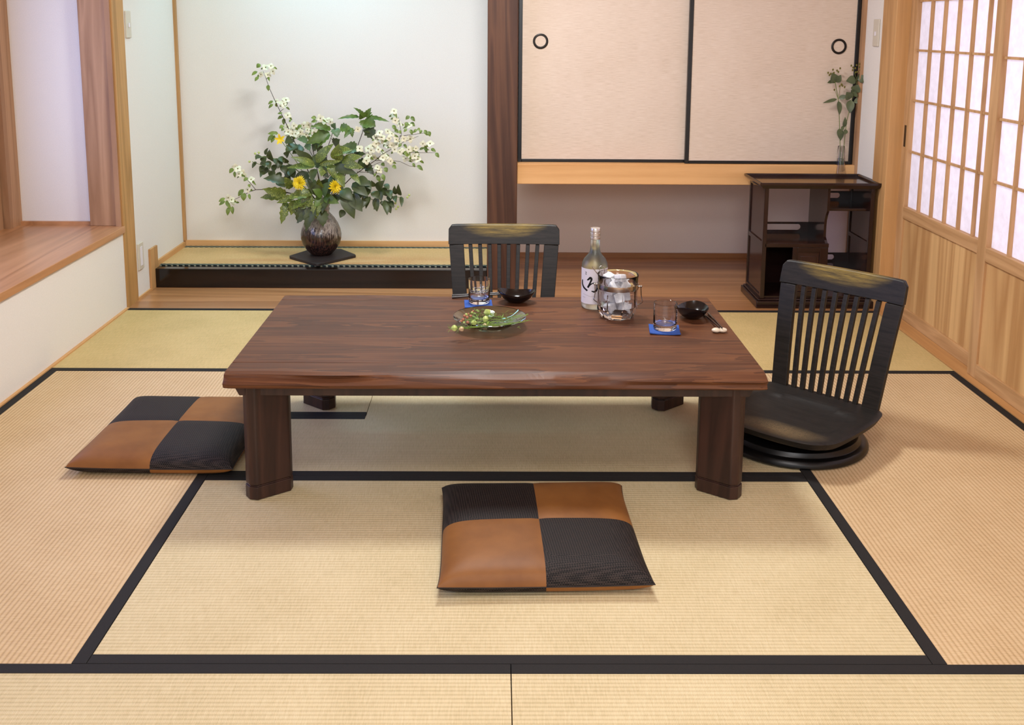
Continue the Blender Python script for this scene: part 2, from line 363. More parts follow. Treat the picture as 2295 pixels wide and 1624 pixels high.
# left low wall under the window ledge, room wall nearer the camera
struct('wall_left', bx(-1.95, XL, -3.2, 2.7604, -.06, .3685), M['plaster'])
struct('trim_1', bx(-2.45, XL+.012, -3.2, 2.762, .369, .402), M['sill'], bev=.003)            # ledge board
struct('trim_23', bx(-2.45, -1.836, 2.762, 2.80, .369, .402), M['sill'])
struct('trim_2', bx(XL-.012, XL+.014, -3.2, 2.755, -.055, .006), M['hinoki_y'])               # floor edge strip on the left
struct('wall_bay_end', bx(-2.6, -1.955, 2.80, 2.90, .402, ZC), M['plaster'])
struct('trim_3', bx(-2.32, -1.955, 2.785, 2.80, .402, .418), M['sill'])
struct('trim_4', bx(-1.962, -1.835, 2.76, 2.90, .402, ZC), M['cedar_z'], bev=.003)            # broad post at the bay mouth
struct('trim_5', bx(-1.836, XL-.002, 2.750, 2.80, .402, ZC), M['cedar_z'])
struct('trim_6', bx(-1.834, XL+.006, 2.7605, 2.908, -.06, ZC), M['pillar_z'], bev=.002)          # corner post left
# window in the bay
win = tag(bpy.data.objects.new('window_1', None), kind='structure'); C.objects.link(win); win.location = (-2.36, 1.6, .402)
win['label'] = 'bay window with wooden frame at the left edge'
obj('window_frame', boxes([(-.02, .06, 1.08, 1.20, .0, 1.9), (-.02, .03, .98, 1.075, 0, 1.9), (-.02, .05, -3.0, .98, 0, .05), (-.02, .05, -3.0, .98, 1.75, 1.9), (-.02, .03, -.5, -.44, .05, 1.75)]), M['cedar_z'], win)
obj('window_pane', bx(-.004, .002, -3.0, .98, .05, 1.75), M['glass'], win)
struct('wall_bay_back', bx(-2.6, -2.5, -3.2, 2.9, -.06, ZC), M['plaster'])
bpy.data.objects['wall_bay_back'].hide_render = False
# side wall of the alcove, left
struct('wall_alcove_side', bx(-1.95, XL, 2.87, 4.0, -.06, ZC), M['plaster'])
struct('trim_7', bx(XL, XL+.008, 2.905, 3.09, 0, .012), M['hinoki_y'])
struct('trim_8', bx(XL, XL+.012, 3.09, 3.20, 0, .215), M['hinoki_z'], bev=.002)
struct('trim_9', bx(XL, XL+.012, 3.20, 3.69, .10, .132), M['hinoki_y'])
struct('wall_back', bx(-1.95, .06, 3.695, 3.80, -.06, ZC), M['plaster'])
struct('trim_10', bx(XL, .0, 3.68, 3.695, .10, .137), M['hinoki'])
struct('trim_11', bx(XL, XL+.014, 3.668, 3.694, .137, ZC), M['hinoki_z'])
# jiita board, platform of the alcove
struct('trim_12', bx(XL, 1.81, 2.762, 3.90, -.05, 0.0), M['jiita'])
struct('trim_13', bx(XL+.004, -.084, 3.15, 3.215, .0, .10), M['lacquer'], bev=.003, bseg=3)
toko = thing('alcove_mat', 'narrow rush mat with patterned edging on the raised flower alcove floor', 'tatami mat', (-.95, 3.45, .0))
obj('mat_surface', bx(-.86, .87, -.232, .228, .002, .104), M['tat_toko'], toko)
obj('border', bx(-.86, .87, .196, .2285, .03, .1055), M['heri_pat'], toko)
obj('border', bx(-.86, .87, -.233, -.205, .03, .1055), M['heri_pat'], toko)
struct('trim_14', bx(-.084, .069, 3.13, 3.285, 0, ZC), M['walnut_post'], bev=.006, bseg=3)      # alcove post
struct('wall_divider', bx(-.04, .02, 3.285, 3.70, -.0, ZC), M['plaster'])
# right alcove with sliding cupboard above
struct('wall_recess', bx(-.06, 1.95, 3.90, 4.0, -.06, .56), M['plaster_recess'])
struct('trim_15', bx(.02, 1.81, 3.885, 3.90, .0, .028), M['jiita'])
struct('trim_16', bx(.069, 1.806, 3.155, 3.90, .552, .657), M['hinoki'], bev=.003)
struct('wall_cupboard_back', bx(.02, 1.9, 3.5, 3.56, .657, ZC), M['plaster_recess'])
struct('trim_17', bx(.072, 1.79, 3.17, 3.25, 1.95, 2.05), M['hinoki'])
struct('wall_transom', bx(.072, 1.81, 3.18, 3.24, 2.05, ZC), M['plaster'])
def ring_pull(parent, x, z, y):
    bm = bmesh.new(); Mx = Matrix.Translation((x, y, z)) @ Matrix.Rotation(PI/2, 4, 'X')
    lathe(bm, [(.027, 0), (.029, .004), (.034, .005), (.0385, .003), (.039, 0)], 48, Mx); o = obj('pull_ring', bm, M['pull_metal'], parent, smooth=True)
    bm = bmesh.new(); lathe(bm, [(0, .0005), (.028, .0005)], 40, Mx); obj('pull_dish', bm, M['fusuma'], o)
def fusuma(name, x0, x1, y, pullx, pullz, label):
    d = tag(bpy.data.objects.new(name, None), kind='structure'); C.objects.link(d); d.location = ((x0+x1)/2, y, .657); d['label'] = label
    w = (x1-x0)/2; h = 1.29
    obj('door_frame', boxes([(-w, -w+.02, -.013, .013, 0, h), (w-.02, w, -.013, .013, 0, h), (-w+.02, w-.02, -.013, .013, 0, .016), (-w+.02, w-.02, -.013, .013, h-.02, h)]), M['black_frame'], d, bev=.002)
    obj('door_panel', bx(-w+.018, w-.018, -.008, .008, .014, h-.018), M['fusuma'], d)
    ring_pull(d, pullx-d.location.x, pullz-.657, -.009)
fusuma('door_1', .072, .955, 3.232, .184, 1.274, 'left sliding cupboard door, cream paper in a black frame')
fusuma('door_2', .930, 1.792, 3.197, 1.690, 1.257, 'right sliding cupboard door, cream paper in a black frame')
struct('trim_18', bx(1.793, 1.83, 3.153, 3.26, .657, ZC), M['cedar_z'])
struct('trim_19', bx(1.795, 1.83, 3.153, 3.21, 0, .657), M['cedar_z'])
struct('wall_right_strip', bx(1.81, 1.90, 2.92, 3.155, -.06, ZC), M['plaster'])
struct('wall_recess_side', bx(1.812, 1.90, 3.2, 4.0, -.06, .6), M['plaster_recess'])
struct('trim_20', bx(1.803, 1.93, 2.752, 2.922, -.06, ZC), M['hinoki_z'], bev=.003)
struct('trim_21', bx(1.798, 1.93, -3.2, 2.752, -.06, .004), M['hinoki_y'])                         # shoji track sill
struct('trim_22', bx(1.80, 1.93, -3.2, 2.752, 1.95, ZC), M['hinoki_y'])
# shoji doors
def shoji(name, y0, y1, xf, label, first_y, dy, nb, zs, stile=.068, handle=False):
    """frame in the plane x=xf..xf+.028; y0 nearer camera"""
    d = tag(bpy.data.objects.new(name, None), kind='structure'); C.objects.link(d); d.location = (xf, (y0+y1)/2, .005); d['label'] = label
    c = (y0+y1)/2; a, b = y0-c, y1-c; T = .030; top = 1.93
    obj('door_frame', boxes([(0, T, a, a+stile, 0, top), (0, T, b-stile, b, 0, top)]), M['shoji_wood'], d, bev=.0015)
    obj('door_rail', boxes([(.0, T, a+stile, b-stile, .0, .058), (.0, T, a+stile, b-stile, .468, .522), (.0, T, a+stile, b-stile, 1.86, top)]), M['shoji_wood_y'], d, bev=.0015)
    obj('skirt_panel', bx(.010, .016, a+stile, b-stile, .05, .475), M['panel'], d)
    obj('paper', bx(.0215, .0225, a+stile-.01, b-stile+.01, .50, 1.88), M['shoji'], d)
    L = []
    for i in range(nb):
        y = first_y-c-i*dy
        if y > a+stile: L.append((.006, .020, y-.0055, y+.0055, .52, 1.87))
    for z in zs: L.append((.010, .0205, a+stile, b-stile, z-.005, z+.005))
    obj('lattice', boxes(L), M['shoji_wood'], d)
    if handle: obj('door_pull', bx(-.0015, .004, b-.040, b-.022, .80, .90), M['black_frame'], d)
    return d
ZS = [.781, 1.018, 1.246, 1.468, 1.69]
shoji('door_3', 1.82, 2.752, 1.868, 'far paper lattice sliding door with a pale wooden skirt panel', 2.545, .134, 6, ZS, .068, True)
shoji('door_4', .905, 1.862, 1.832, 'near paper lattice sliding door at the right edge', 1.64, .134, 6, [.775, 1.012, 1.240, 1.462, 1.69])
shoji('door_5', -.05, .898, 1.868, 'paper lattice sliding door beside the camera', .70, .134, 6, ZS)
struct('wall_right', bx(1.87, 1.93, -3.2, -.05, -.06, ZC), M['plaster'])
# switches
def plate(name, label, wall_x, y0, y1, z0, z1, side, outlet=False):
    t = thing(name, label, 'wall plate' if outlet else 'light switch', (wall_x, (y0+y1)/2, (z0+z1)/2))
    w = (y1-y0)/2; h = (z1-z0)/2; s = side
    obj('cover_plate', bx(min(0, s*.008), max(0, s*.008), -w, w, -h, h), M['switch'], t, bev=.003, bseg=3)
    if outlet:
        obj('socket_insert', bx(min(s*.008, s*.010), max(s*.008, s*.010), -w*.42, w*.42, -h*.72, h*.72), M['label'], t, bev=.001)
    else:
        obj('rocker', bx(min(s*.008, s*.0115), max(s*.008, s*.0115), -w*.22, w*.30, -h*.22, h*.1), M['label'], t, bev=.001)
plate('light_switch', 'ivory switch plate on the pale wall left of the flower alcove', XL, 2.93, 2.998, 1.282, 1.41, 1)
plate('wall_socket', 'low ivory socket plate on the wall just above the alcove floor board', XL, 2.933, 3.005, .142, .276, 1, True)
plate('light_switch', 'ivory switch plate on the narrow wall between cupboard doors and shoji', 1.81, 2.965, 3.035, 1.262, 1.392, -1)

# ---------------------------------------------------------------- tatami mats
BW = .031
def mat(label, x0, x1, y0, y1, m, borders, hole=None):
    cx, cy = (x0+x1)/2, (y0+y1)/2
    t = thing('tatami_mat', label, 'tatami mat', (cx, cy, -.06))
    g = .0012; X0, X1, Y0, Y1 = x0-cx+g, x1-cx-g, y0-cy+g, y1-cy-g
    if hole:
        hx, hy = hole[0]-cx, hole[1]-cy
        bm = boxes([(X0, X1, Y0, hy-g, 0, .0598), (hx+g, X1, hy-g, Y1, 0, .0598)])
    else: bm = bx(X0, X1, Y0, Y1, 0, .0598)
    obj('mat_surface', bm, m, t)
    for b in borders:
        if b == 'n': q = (X0-.0003, X1+.0003, Y1-BW, Y1+.0004)
        if b == 's': q = (X0-.0003, X1+.0003, Y0-.0004, Y0+BW)
        if b == 'e': q = (X1-BW, X1+.0004, Y0-.0003, Y1+.0003)
        if b == 'w': q = (X0-.0004, X0+BW, Y0-.0003, Y1+.0003)
        if b == 'h': q = (X0, hx, hy-BW, hy)
        obj('border', bx(*q, .02, .0612), M['heri'], t, bev=.0006)
    return t
Y0, Y1, Y2, Y3, YN, XS = 0.0, .922, 1.862, 2.76, -.9, .908
mat('near left mat of the front row, bottom left corner of the photo', -1.80, 0, YN, Y0, M['tat_x'], 'ns')
mat('near right mat of the front row, bottom right of the photo', 0, 1.80, YN, Y0, M['tat_x'], 'ns')
mat('lengthwise mat along the left white wall, under the left cushion', -1.797, -XS, Y0, Y2, M['tat_y'], 'we')
mat('lengthwise mat along the shoji, beside the swivel chair', XS, 1.797, Y0, Y2, M['tat_y'], 'we')
mat('middle mat in front of the table, holding the front cushion', -XS, XS, Y0, Y1, M['tat_x'], 'ns')
mat('shaded mat under the low table', -XS, XS, Y1, Y2, M['tat_x'], 'sh', hole=(-.49, 1.405))
mat('small square hearth mat by the back left table leg', -XS, -.49, 1.405, Y2, M['tat_x'], 's')
mat('back row mat on the left, before the flower alcove', -1.80, 0, Y2, Y3, M['tat_back'], 'ns')
mat('back row mat on the right, behind the swivel chair', 0, 1.797, Y2, Y3, M['tat_back'], 'ns')

# ---------------------------------------------------------------- low table
def table():
    t = thing('low_table', 'long low walnut table with a wavy bark-edge front and four broad legs', 'low table', (-.035, 1.152, 0))
    X0, X1 = -.759, .759; zt, zb = .392, .351
    rnd = random.Random(4)
    def wave(x, s): return .007*math.sin(3.1*x+s)+.005*math.sin(8.3*x+1.7*s)+.0032*math.sin(19*x+s)
    NX = 90
    def plank(name, ya, yb, live=0):
        bm = bmesh.new(); rows = []
        for i in range(NX+1):
            x = X0+(X1-X0)*i/NX
            e = 0
            # cross-section points (y,z) counter-clockwise
            if live:
                s = -1 if live == -1 else 1; yl = ya if live == -1 else yb; yo = yb if live == -1 else ya
                w1 = wave(x, 1.0); w2 = wave(x, 3.3)*1.3; hump = .010*math.exp(-((x-.12)/.28)**2)
                P = [(yo, zb), (yo, zt), (yl-s*(.040+w1), zt), (yl-s*(.020+w1+hump), zt-.004), (yl-s*(.007+w2+hump*.8), zt-.013), (yl-s*(.002-w2*.6), zt-.026), (yl-s*.002, zt-.036), (yl-s*.008, zb)]
            else: P = [(ya, zb), (ya, zt), (yb, zt), (yb, zb)]
            k = .0
            if i in (0, NX): k = .004
            rows.append([bm.verts.new((x, y+(k if y < (ya+yb)/2 else -k)*(1 if live else 0), z)) for y, z in P])
        n = len(rows[0])
        for A, B in zip(rows, rows[1:]):
            for k in range(n): bm.faces.new((A[k], A[(k+1) % n], B[(k+1) % n], B[k]))
        bm.faces.new(rows[0][::-1]); bm.faces.new(rows[-1])
        o = obj(name, bm, M['walnut'], t, bev=.0018)
        if live:
            for p in o.data.polygons: p.use_smooth = abs(p.normal.x) < .9 and abs(p.normal.z) < .95
        return o
    plank('front_plank', -.441, -.3285, -1)
    plank('tabletop', -.3275, .3465)
    plank('back_plank', .3475, .438, 1)
    for s in (-1, 1):
        bm = bmesh.new(); y = -.372 if s < 0 else .372
        Pz = [(-.748, zb), (.742, zb), (.722, .312), (-.728, .312)]
        a = [bm.verts.new((x, y-.011, z)) for x, z in Pz]; b = [bm.verts.new((x, y+.011, z)) for x, z in Pz]
        bm.faces.new(a); bm.faces.new(b[::-1])
        for i in range(4): bm.faces.new((a[i], b[i], b[(i+1) % 4], a[(i+1) % 4]))
        obj('apron', bm, M['walnut_leg'], t, bev=.002)
    for lx, ly, a in ((-.660, -.338, 37), (.656, -.330, -37), (-.634, .358, -40), (.620, .358, 40)):
        w, d = .136, .064
        Mx = Matrix.Translation((lx, ly, 0)) @ Matrix.Rotation(math.radians(a), 4, 'Z')
        # octagon-like section
        c = .018
        P = [(-w/2, -d/2+c), (-w/2+c*.9, -d/2), (w/2-c*.9, -d/2), (w/2, -d/2+c), (w/2, d/2-c), (w/2-c*.9, d/2), (-w/2+c*.9, d/2), (-w/2, d/2-c)]
        Q = [(x*.965, y*.94) for x, y in P]; R_ = [(x*.98, y*.96) for x, y in P]
        bm = bmesh.new(); prism(bm, P, .043, zb-.001, Mx); L = obj('leg', bm, M['walnut_leg'], t, bev=.006, bseg=3)
        bm = bmesh.new(); prism(bm, Q, .040, .0435, Mx); prism(bm, [(x*1.0, y) for x, y in P], .0015, .040, Mx); obj('foot', bm, M['walnut_leg'], L, bev=.004, bseg=3)
    return t
table()

# ---------------------------------------------------------------- swivel floor chair
def chair():
    t = thing('floor_chair', 'x', 'floor chair')
    # base: two rings and hub
    bm = bmesh.new(); lathe(bm, [(0, .0015), (.236, .0015), (.243, .008), (.242, .018), (.234, .027), (.218, .030), (.214, .036), (.210, .045), (.200, .048), (0, .048)], 72)
    b = obj('swivel_base', bm, M['base_black'], t, smooth=True, loc=(-.014, -.014, 0)); b.modifiers.new('b', 'BEVEL').width = .001
    bm = bmesh.new(); lathe(bm, [(0, .048), (.12, .048), (.12, .086), (0, .086)], 40); obj('swivel_hub', bm, M['base_black'], b)
    # seat: grid with outline and scooped top
    N = 40; bm = bmesh.new(); top = []; bot = []
    def outline(u, v):   # u,v in -1..1 ; v=-1 front
        yb, yf = .192, -.235
        y = yf+(yb-yf)*(v+1)/2
        fr = -.030*(1-u*u)*(1-v)/2      # bowed front
        hw = .222+.010*math.sin((v+1)/2*PI)
        x = u*hw
        # round corners
        cu, cv = abs(u), abs(v)
        q = max(0, cu-.78)/.22; p = max(0, cv-.78)/.22
        k = max(cu, cv)/max(1e-6, (cu**7+cv**7)**(1/7)) if cu*cv > 0 else 1
        x *= k; y = (y+.03)*k-.03
        return x, y+fr
    for j in range(N+1):
        rt, rb = [], []
        for i in range(N+1):
            u = -1+2*i/N; v = -1+2*j/N; x, y = outline(u, v)
            d = 0
            # scooped bowl: wide saddle open to the front
            r = (abs(u)/.78)**2.6+(max(0, (v-.05))/.52)**2.6
            if v < .62: d = -.016*max(0, 1-r)**.55 if r < 1 else 0
            d *= min(1, max(0, (v+1.02)/.35)) if v < -.65 else 1
            ridge = -.004*math.exp(-(u/.18)**2)*(0 if v > -.4 else 1)
            edge = -.004*max(0, (max(abs(u), abs(v))-.93)/.07)**2
            rt.append(bm.verts.new((x, y, .112+d+edge)))
            ins = 1-.05*max(0, (max(abs(u), abs(v))-.8)/.2)
            rb.append(bm.verts.new((x*ins, (y+.03)*ins-.03, .086)))
        top.append(rt); bot.append(rb)
    for j in range(N):
        for i in range(N):
            bm.faces.new((top[j][i], top[j][i+1], top[j+1][i+1], top[j+1][i])); bm.faces.new((bot[j][i], bot[j+1][i], bot[j+1][i+1], bot[j][i+1]))
    for i in range(N):
        bm.faces.new((top[0][i], bot[0][i], bot[0][i+1], top[0][i+1])); bm.faces.new((top[N][i+1], bot[N][i+1], bot[N][i], top[N][i]))
        bm.faces.new((top[i+1][0], bot[i+1][0], bot[i][0], top[i][0])); bm.faces.new((top[i][N], bot[i][N], bot[i+1][N], top[i+1][N]))
    obj('seat', bm, M['ash_seat'], t, smooth=True)
    # back: points on a leaning, slightly curved plane
    z0, z1, z2 = .108, .456, .536
    def Y(z, x): 
        k = (z-z0)/(z2-z0); return .170+.095*k+.018*k*(1-(x/.23)**2)*.9+.006*math.sin(k*PI)*-1
    def bar(xb, xt, wb, wt, th, za, zb_, n=10):
        bm = bmesh.new(); rings = []
        for i in range(n+1):
            k = i/n; z = za+(zb_-za)*k; xc = xb+(xt-xb)*k; w = (wb+(wt-wb)*k)/2; y = Y(z, xc)
            rings.append([bm.verts.new((xc+sx*w, y+sy*th/2, z)) for sx, sy in ((-1, -1), (1, -1), (1, 1), (-1, 1))])
        for A, B in zip(rings, rings[1:]):
            for k in range(4): bm.faces.new((A[k], A[(k+1) % 4], B[(k+1) % 4], B[k]))
        bm.faces.new(rings[0][::-1]); bm.faces.new(rings[-1]); return bm
    for s in (-1, 1): obj('back_post', bar(s*.166, s*.192, .056, .058, .020, z0, z1), M['ash'], t, bev=.002)
    for i in range(8):
        u = (i-3.5)/3.5
        obj('back_slat', bar(u*.112, u*.136, .0155, .0155, .016, z0, z1), M['ash'], t, bev=.0015)
    # top rail with rounded upper corners, curved in plan
    bm = bmesh.new(); n = 36; cols = []
    for i in range(n+1):
        x = -.224+.448*i/n; e = max(0, (abs(x)-.204)/.020)
        zt = z2-.018*(1-math.sqrt(max(0, 1-e*e))) + .004*(1-(x/.224)**2)*0
        zb_ = z1+.002; w = x*1.0
        col = []
        for z, th in ((zb_, .022), (zb_+.03, .022), (zt-.004, .020), (zt, .014)):
            y = Y(z, x); col.append((x, y-th/2, z)); 
        back = [(x, y+th, z) for (x, y, z), th in zip(col, (.022, .022, .020, .014))]
        cols.append([bm.verts.new(p) for p in col+back[::-1]])
    m = len(cols[0])
    for A, B in zip(cols, cols[1:]):
        for k in range(m): bm.faces.new((A[k], A[(k+1) % m], B[(k+1) % m], B[k]))
    bm.faces.new(cols[0][::-1]); bm.faces.new(cols[-1])
    o = obj('top_rail', bm, M['ash_worn'], t, bev=.002); 
    return t
c1 = chair(); c1.location = (.966, 1.203, 0); c1.rotation_euler = (0, 0, math.radians(-45)); c1['label'] = 'black slatted floor chair turned sideways at the right end of the table'
c2 = copy_tree(c1); c2.location = (-.004, 1.872, 0); c2.rotation_euler = (0, 0, 0); c2.scale = (1.02, 1.0, 1.008); c2['label'] = 'black slatted floor chair facing the camera from behind the table'
for c in (c1, c2): c['group'] = 'legless swivel chairs at the low table'

# ---------------------------------------------------------------- cushions
def cushion(label, loc, rot, w, d, skew=0):
    t = thing('floor_cushion', label, 'cushion', loc, rot, 'leather and woven floor cushions')
    N = 20; hh = .074; mid = .027
    def P(u, v, top):
        a, b = abs(u), abs(v)
        pin = .030*(1-((a)**6)*(b)**6)   # sides pulled in between the corners
        x = u*(w/2)*(1-.028*(1-b**6)*a**3); y = v*(d/2)*(1-.022*(1-a**6)*b**3)
        e = (max(0, 1-a**9)*max(0, 1-b**9))**.45
        c = 1-.20*math.exp(-((u/.10)**2))*0-.05*(math.exp(-(u/.05)**2)+math.exp(-(v/.05)**2))
        c *= 1-.16*max(a, b)**2.5
        z = mid+(hh-mid)*e*c if top else mid-(mid-.002)*min(1, e*1.15)
        lift = .006*(a*b)**4
        return Vector((x+skew*y, y, z+lift*(1 if top else 1)))
    for top in (True, False):
        for qx in (-1, 1):
            for qy in (-1, 1):
                lea = (qx*qy > 0) if top else (qx*qy < 0)
                bm = bmesh.new(); g = []
                for j in range(N+1):
                    g.append([bm.verts.new(P(qx*(1-(1-i/N)**1.5), qy*(1-(1-j/N)**1.5), top)) for i in range(N+1)])
                for j in range(N):
                    for i in range(N): 
                        f = (g[j][i], g[j][i+1], g[j+1][i+1], g[j+1][i]); 
                        if qx*qy < 0: f = f[::-1]
                        if not top: f = f[::-1]
                        bm.faces.new(f)
                o = obj('leather_panel' if lea else 'woven_panel', bm, M['leather'] if lea else M['woven'], t, smooth=True, recalc=False)
                o['label'] = ('tan leather ' if lea else 'dark woven ')+('top' if top else 'underside')+' panel'
    bm = bmesh.new(); pts = []
    for k in range(96):
        a = k/96*4; s = int(a); f = (a-s)*2-1
        u, v = ((f, -1), (1, f), (-f, 1), (-1, -f))[s]; p = P(u, v, True); pts.append(p)
    tube(bm, pts, .0014, 6, closed=True); obj('seam_piping', bm, M['piping'], t, smooth=True)
    return t
cushion('leather and woven floor cushion lying in front of the table', (.080, .517, .0), math.radians(1.8), .522, .53, .0)
cushion('leather and woven floor cushion left of the table, half behind its leg', (-1.072, 1.180, 0), math.radians(-1), .505, .56, .0)

# ---------------------------------------------------------------- cabinet
def cabinet():
    t = thing('display_cabinet', 'dark plum lacquered tea shelf cabinet with open compartments beside the shoji', 'cabinet', (1.505, 2.965, 0))
    X0, X1, Ya, Yb = -.252, .280, -.145, .150; zt = .598
    m = M['lacquer_red']; p = M['lacquer_panel']
    obj('base_plinth', boxes([(X0-.022, X1+.018, Ya-.022, Yb+.005, .0015, .036), (X0-.012, X1+.01, Ya-.012, Yb, .036, .044)]), m, t, bev=.005, bseg=3)
    # tray top with raised lip flaring outward
    bm = bmesh.new()
    inn = [(X0-.010, Ya-.012), (X1+.010, Ya-.012), (X1+.010, Yb), (X0-.010, Yb)]; out = [(X0-.030, Ya-.024), (X1+.026, Ya-.024), (X1+.026, Yb+.004), (X0-.030, Yb+.004)]
    box(bm, X0-.012, X1+.012, Ya-.012, Yb, .594, .604)
    obj('top_board', bm, p, t)
    bm = bmesh.new()
    rings = [[(x, y, .588) for x, y in inn], [(x, y, .607) for x, y in out], [(x, y, .617) for x, y in out], [(x*.992, y*.985, .619) for x, y in out], [(x, y, .612) for x, y in inn], [(x, y, .6045) for x, y in inn]]
    V = [[bm.verts.new(q) for q in r] for r in rings]
    for i in range(len(V)):
        A, B = V[i], V[(i+1) % len(V)]
        for k in range(4): bm.faces.new((A[k], A[(k+1) % 4], B[(k+1) % 4], B[k]))
    obj('top_lip', bm, m, t, bev=.002)
    for x in (X0, X1-.02):
        for y in (Ya, Yb-.02): obj('corner_post', bx(x, x+.02, y, y+.02, .044, .59), m, t, bev=.002)
    for x in (X0, X1-.02):
        s = x+.006
        o = obj('side_panel', bx(s, s+.007, Ya+.02, Yb-.02, .06, .58), p, t)
        for za, zc_ in ((.044, .06), (.305, .325), (.575, .59)): obj('side_rail', bx(x, x+.02, Ya+.02, Yb-.02, za, zc_), m, o)
    obj('bottom_board', bx(X0+.004, X1-.004, Ya+.01, Yb-.004, .044, .054), m, t)
    xd = .057   # divider x
    # middle shelf (left part, a little past the divider)
    obj('shelf', bx(X0+.013, xd+.014, Ya, Yb-.006, .299, .319), m, t, bev=.002)
    obj('shelf', bx(xd, X1-.013, Ya+.03, Yb-.006, .474, .487), m, t, bev=.002)
    # divider with scooped front edge
    bm = bmesh.new(); prof = [(Ya+.004, .594), (Ya+.004, .490), (Ya+.006, .475), (Ya+.020, .455), (Ya+.032, .43), (Ya+.036, .40), (Ya+.036, .36), (Ya+.034, .345), (Ya+.018, .333), (Ya+.004, .319), (Yb-.01, .319), (Yb-.01, .594)]
    a = [bm.verts.new((xd-.004, y, z)) for y, z in prof]; b = [bm.verts.new((xd+.008, y, z)) for y, z in prof]
    bm.faces.new(a); bm.faces.new(b[::-1])
    for i in range(len(prof)): bm.faces.new((a[i], b[i], b[(i+1) % len(prof)], a[(i+1) % len(prof)]))
    obj('divider', bm, m, t)
    # lower cupboard box: opening at left, framed door right
    obj('cupboard_wall', boxes([(xd+.0, xd+.012, Ya+.01, Yb-.01, .054, .299), (X0+.02, xd+.01, Yb-.016, Yb-.006, .054, .299)]), m, t)
    d = obj('cupboard_door', boxes([(-.103, -.080, Ya, Ya+.014, .054, .299), (.028, xd+.012, Ya, Ya+.014, .054, .299), (-.080, .028, Ya, Ya+.014, .054, .078), (-.080, .028, Ya, Ya+.014, .276, .299)]), m, t, bev=.002)
    obj('door_panel', bx(-.080, .028, Ya+.005, Ya+.012, .078, .276), p, d, bev=.002)
    obj('raised_field', bx(-.064, .012, Ya+.001, Ya+.006, .095, .256), p, d, bev=.002)
    # gallery rails with oval cut-outs at the back
    def gallery(xa, xb, z0, z1, holes, y=Yb-.012):
        bm = bmesh.new(); h = (z1-z0); r = h*.30; zc = (z0+z1)/2
        parts = [(xa, xb, y-.004, y+.004, z0, zc-r), (xa, xb, y-.004, y+.004, zc+r, z1)]
        x = xa
        for (a, b) in holes:
            parts.append((x, a, y-.004, y+.004, zc-r, zc+r)); x = b
            # rounded ends of the slot: corner fillets
            for ex, s in ((a, 1), (b, -1)):
                n = 6
                for sz in (-1, 1):
                    poly = [(ex, zc+sz*r)]+[(ex+s*r*(1-math.cos(q*PI/2/n)), zc+sz*r*math.sin(q*PI/2/n)) for q in range(n+1)]
                    A = [bm.verts.new((px, y-.004, pz)) for px, pz in poly]; B = [bm.verts.new((px, y+.004, pz)) for px, pz in poly]
                    bm.faces.new(A); bm.faces.new(B[::-1])
                    for i in range(len(poly)): bm.faces.new((A[i], B[i], B[(i+1) % len(poly)], A[(i+1) % len(poly)]))
        parts.append((x, xb, y-.004, y+.004, zc-r, zc+r))
        for q in parts: box(bm, *q)
        obj('gallery_rail', bm, m, t)
    gallery(X0+.02, xd-.004, .319, .371, [(X0+.03, .014)])
    gallery(xd+.008, X1-.02, .487, .532, [(xd+.020, .206)])
    gallery(xd+.012, X1-.02, .166, .212, [(xd+.024, .195)])
    obj('low_shelf', bx(xd+.012, X1-.013, Ya+.01, Yb-.006, .152, .166), m, t, bev=.002)
    return t
cabinet()

# ---------------------------------------------------------------- things on the table
ZT = .392
def T(px, py, z=ZT): return atz(px, py, z)
def coaster(label, px, py, rot, curl):
    p = T(px, py); N = 10; w = .048
    t = thing('coaster', label, 'coaster', (p.x, p.y, ZT), rot, 'blue felt coasters')
    bm = bmesh.new(); L = []
    for z0 in (.0008, .0040):
        g = []
        for j in range(N+1):
            row = []
            for i in range(N+1):
                u, v = -1+2*i/N, -1+2*j/N; r = (u*u+v*v)/2
                row.append(bm.verts.new((u*w, v*w, z0+curl*max(0, r-.45)*(1 if u*v*1 > -2 else 0))))
            g.append(row)
        L.append(g)
    for j in range(N):
        for i in range(N):
            bm.faces.new((L[0][j][i], L[0][j+1][i], L[0][j+1][i+1], L[0][j][i+1])); bm.faces.new((L[1][j][i], L[1][j][i+1], L[1][j+1][i+1], L[1][j+1][i]))
    for i in range(N):
        for A in (lambda l, i=i: (l[0][i], l[0][i+1]), lambda l, i=i: (l[N][i+1], l[N][i]), lambda l, i=i: (l[i+1][0], l[i][0]), lambda l, i=i: (l[i][N], l[i+1][N])):
            a, b = A(L[0]), A(L[1]); bm.faces.new((a[0], a[1], b[1], b[0]))
    obj('felt', bm, M['coaster'], t, smooth=False)
    return t
coaster('blue felt coaster under the tumbler nearest the ice bucket', 1489, 741, math.radians(-6), .006)
coaster('blue felt coaster under the tumbler behind the glass plate', 1072, 683, math.radians(3), .003)
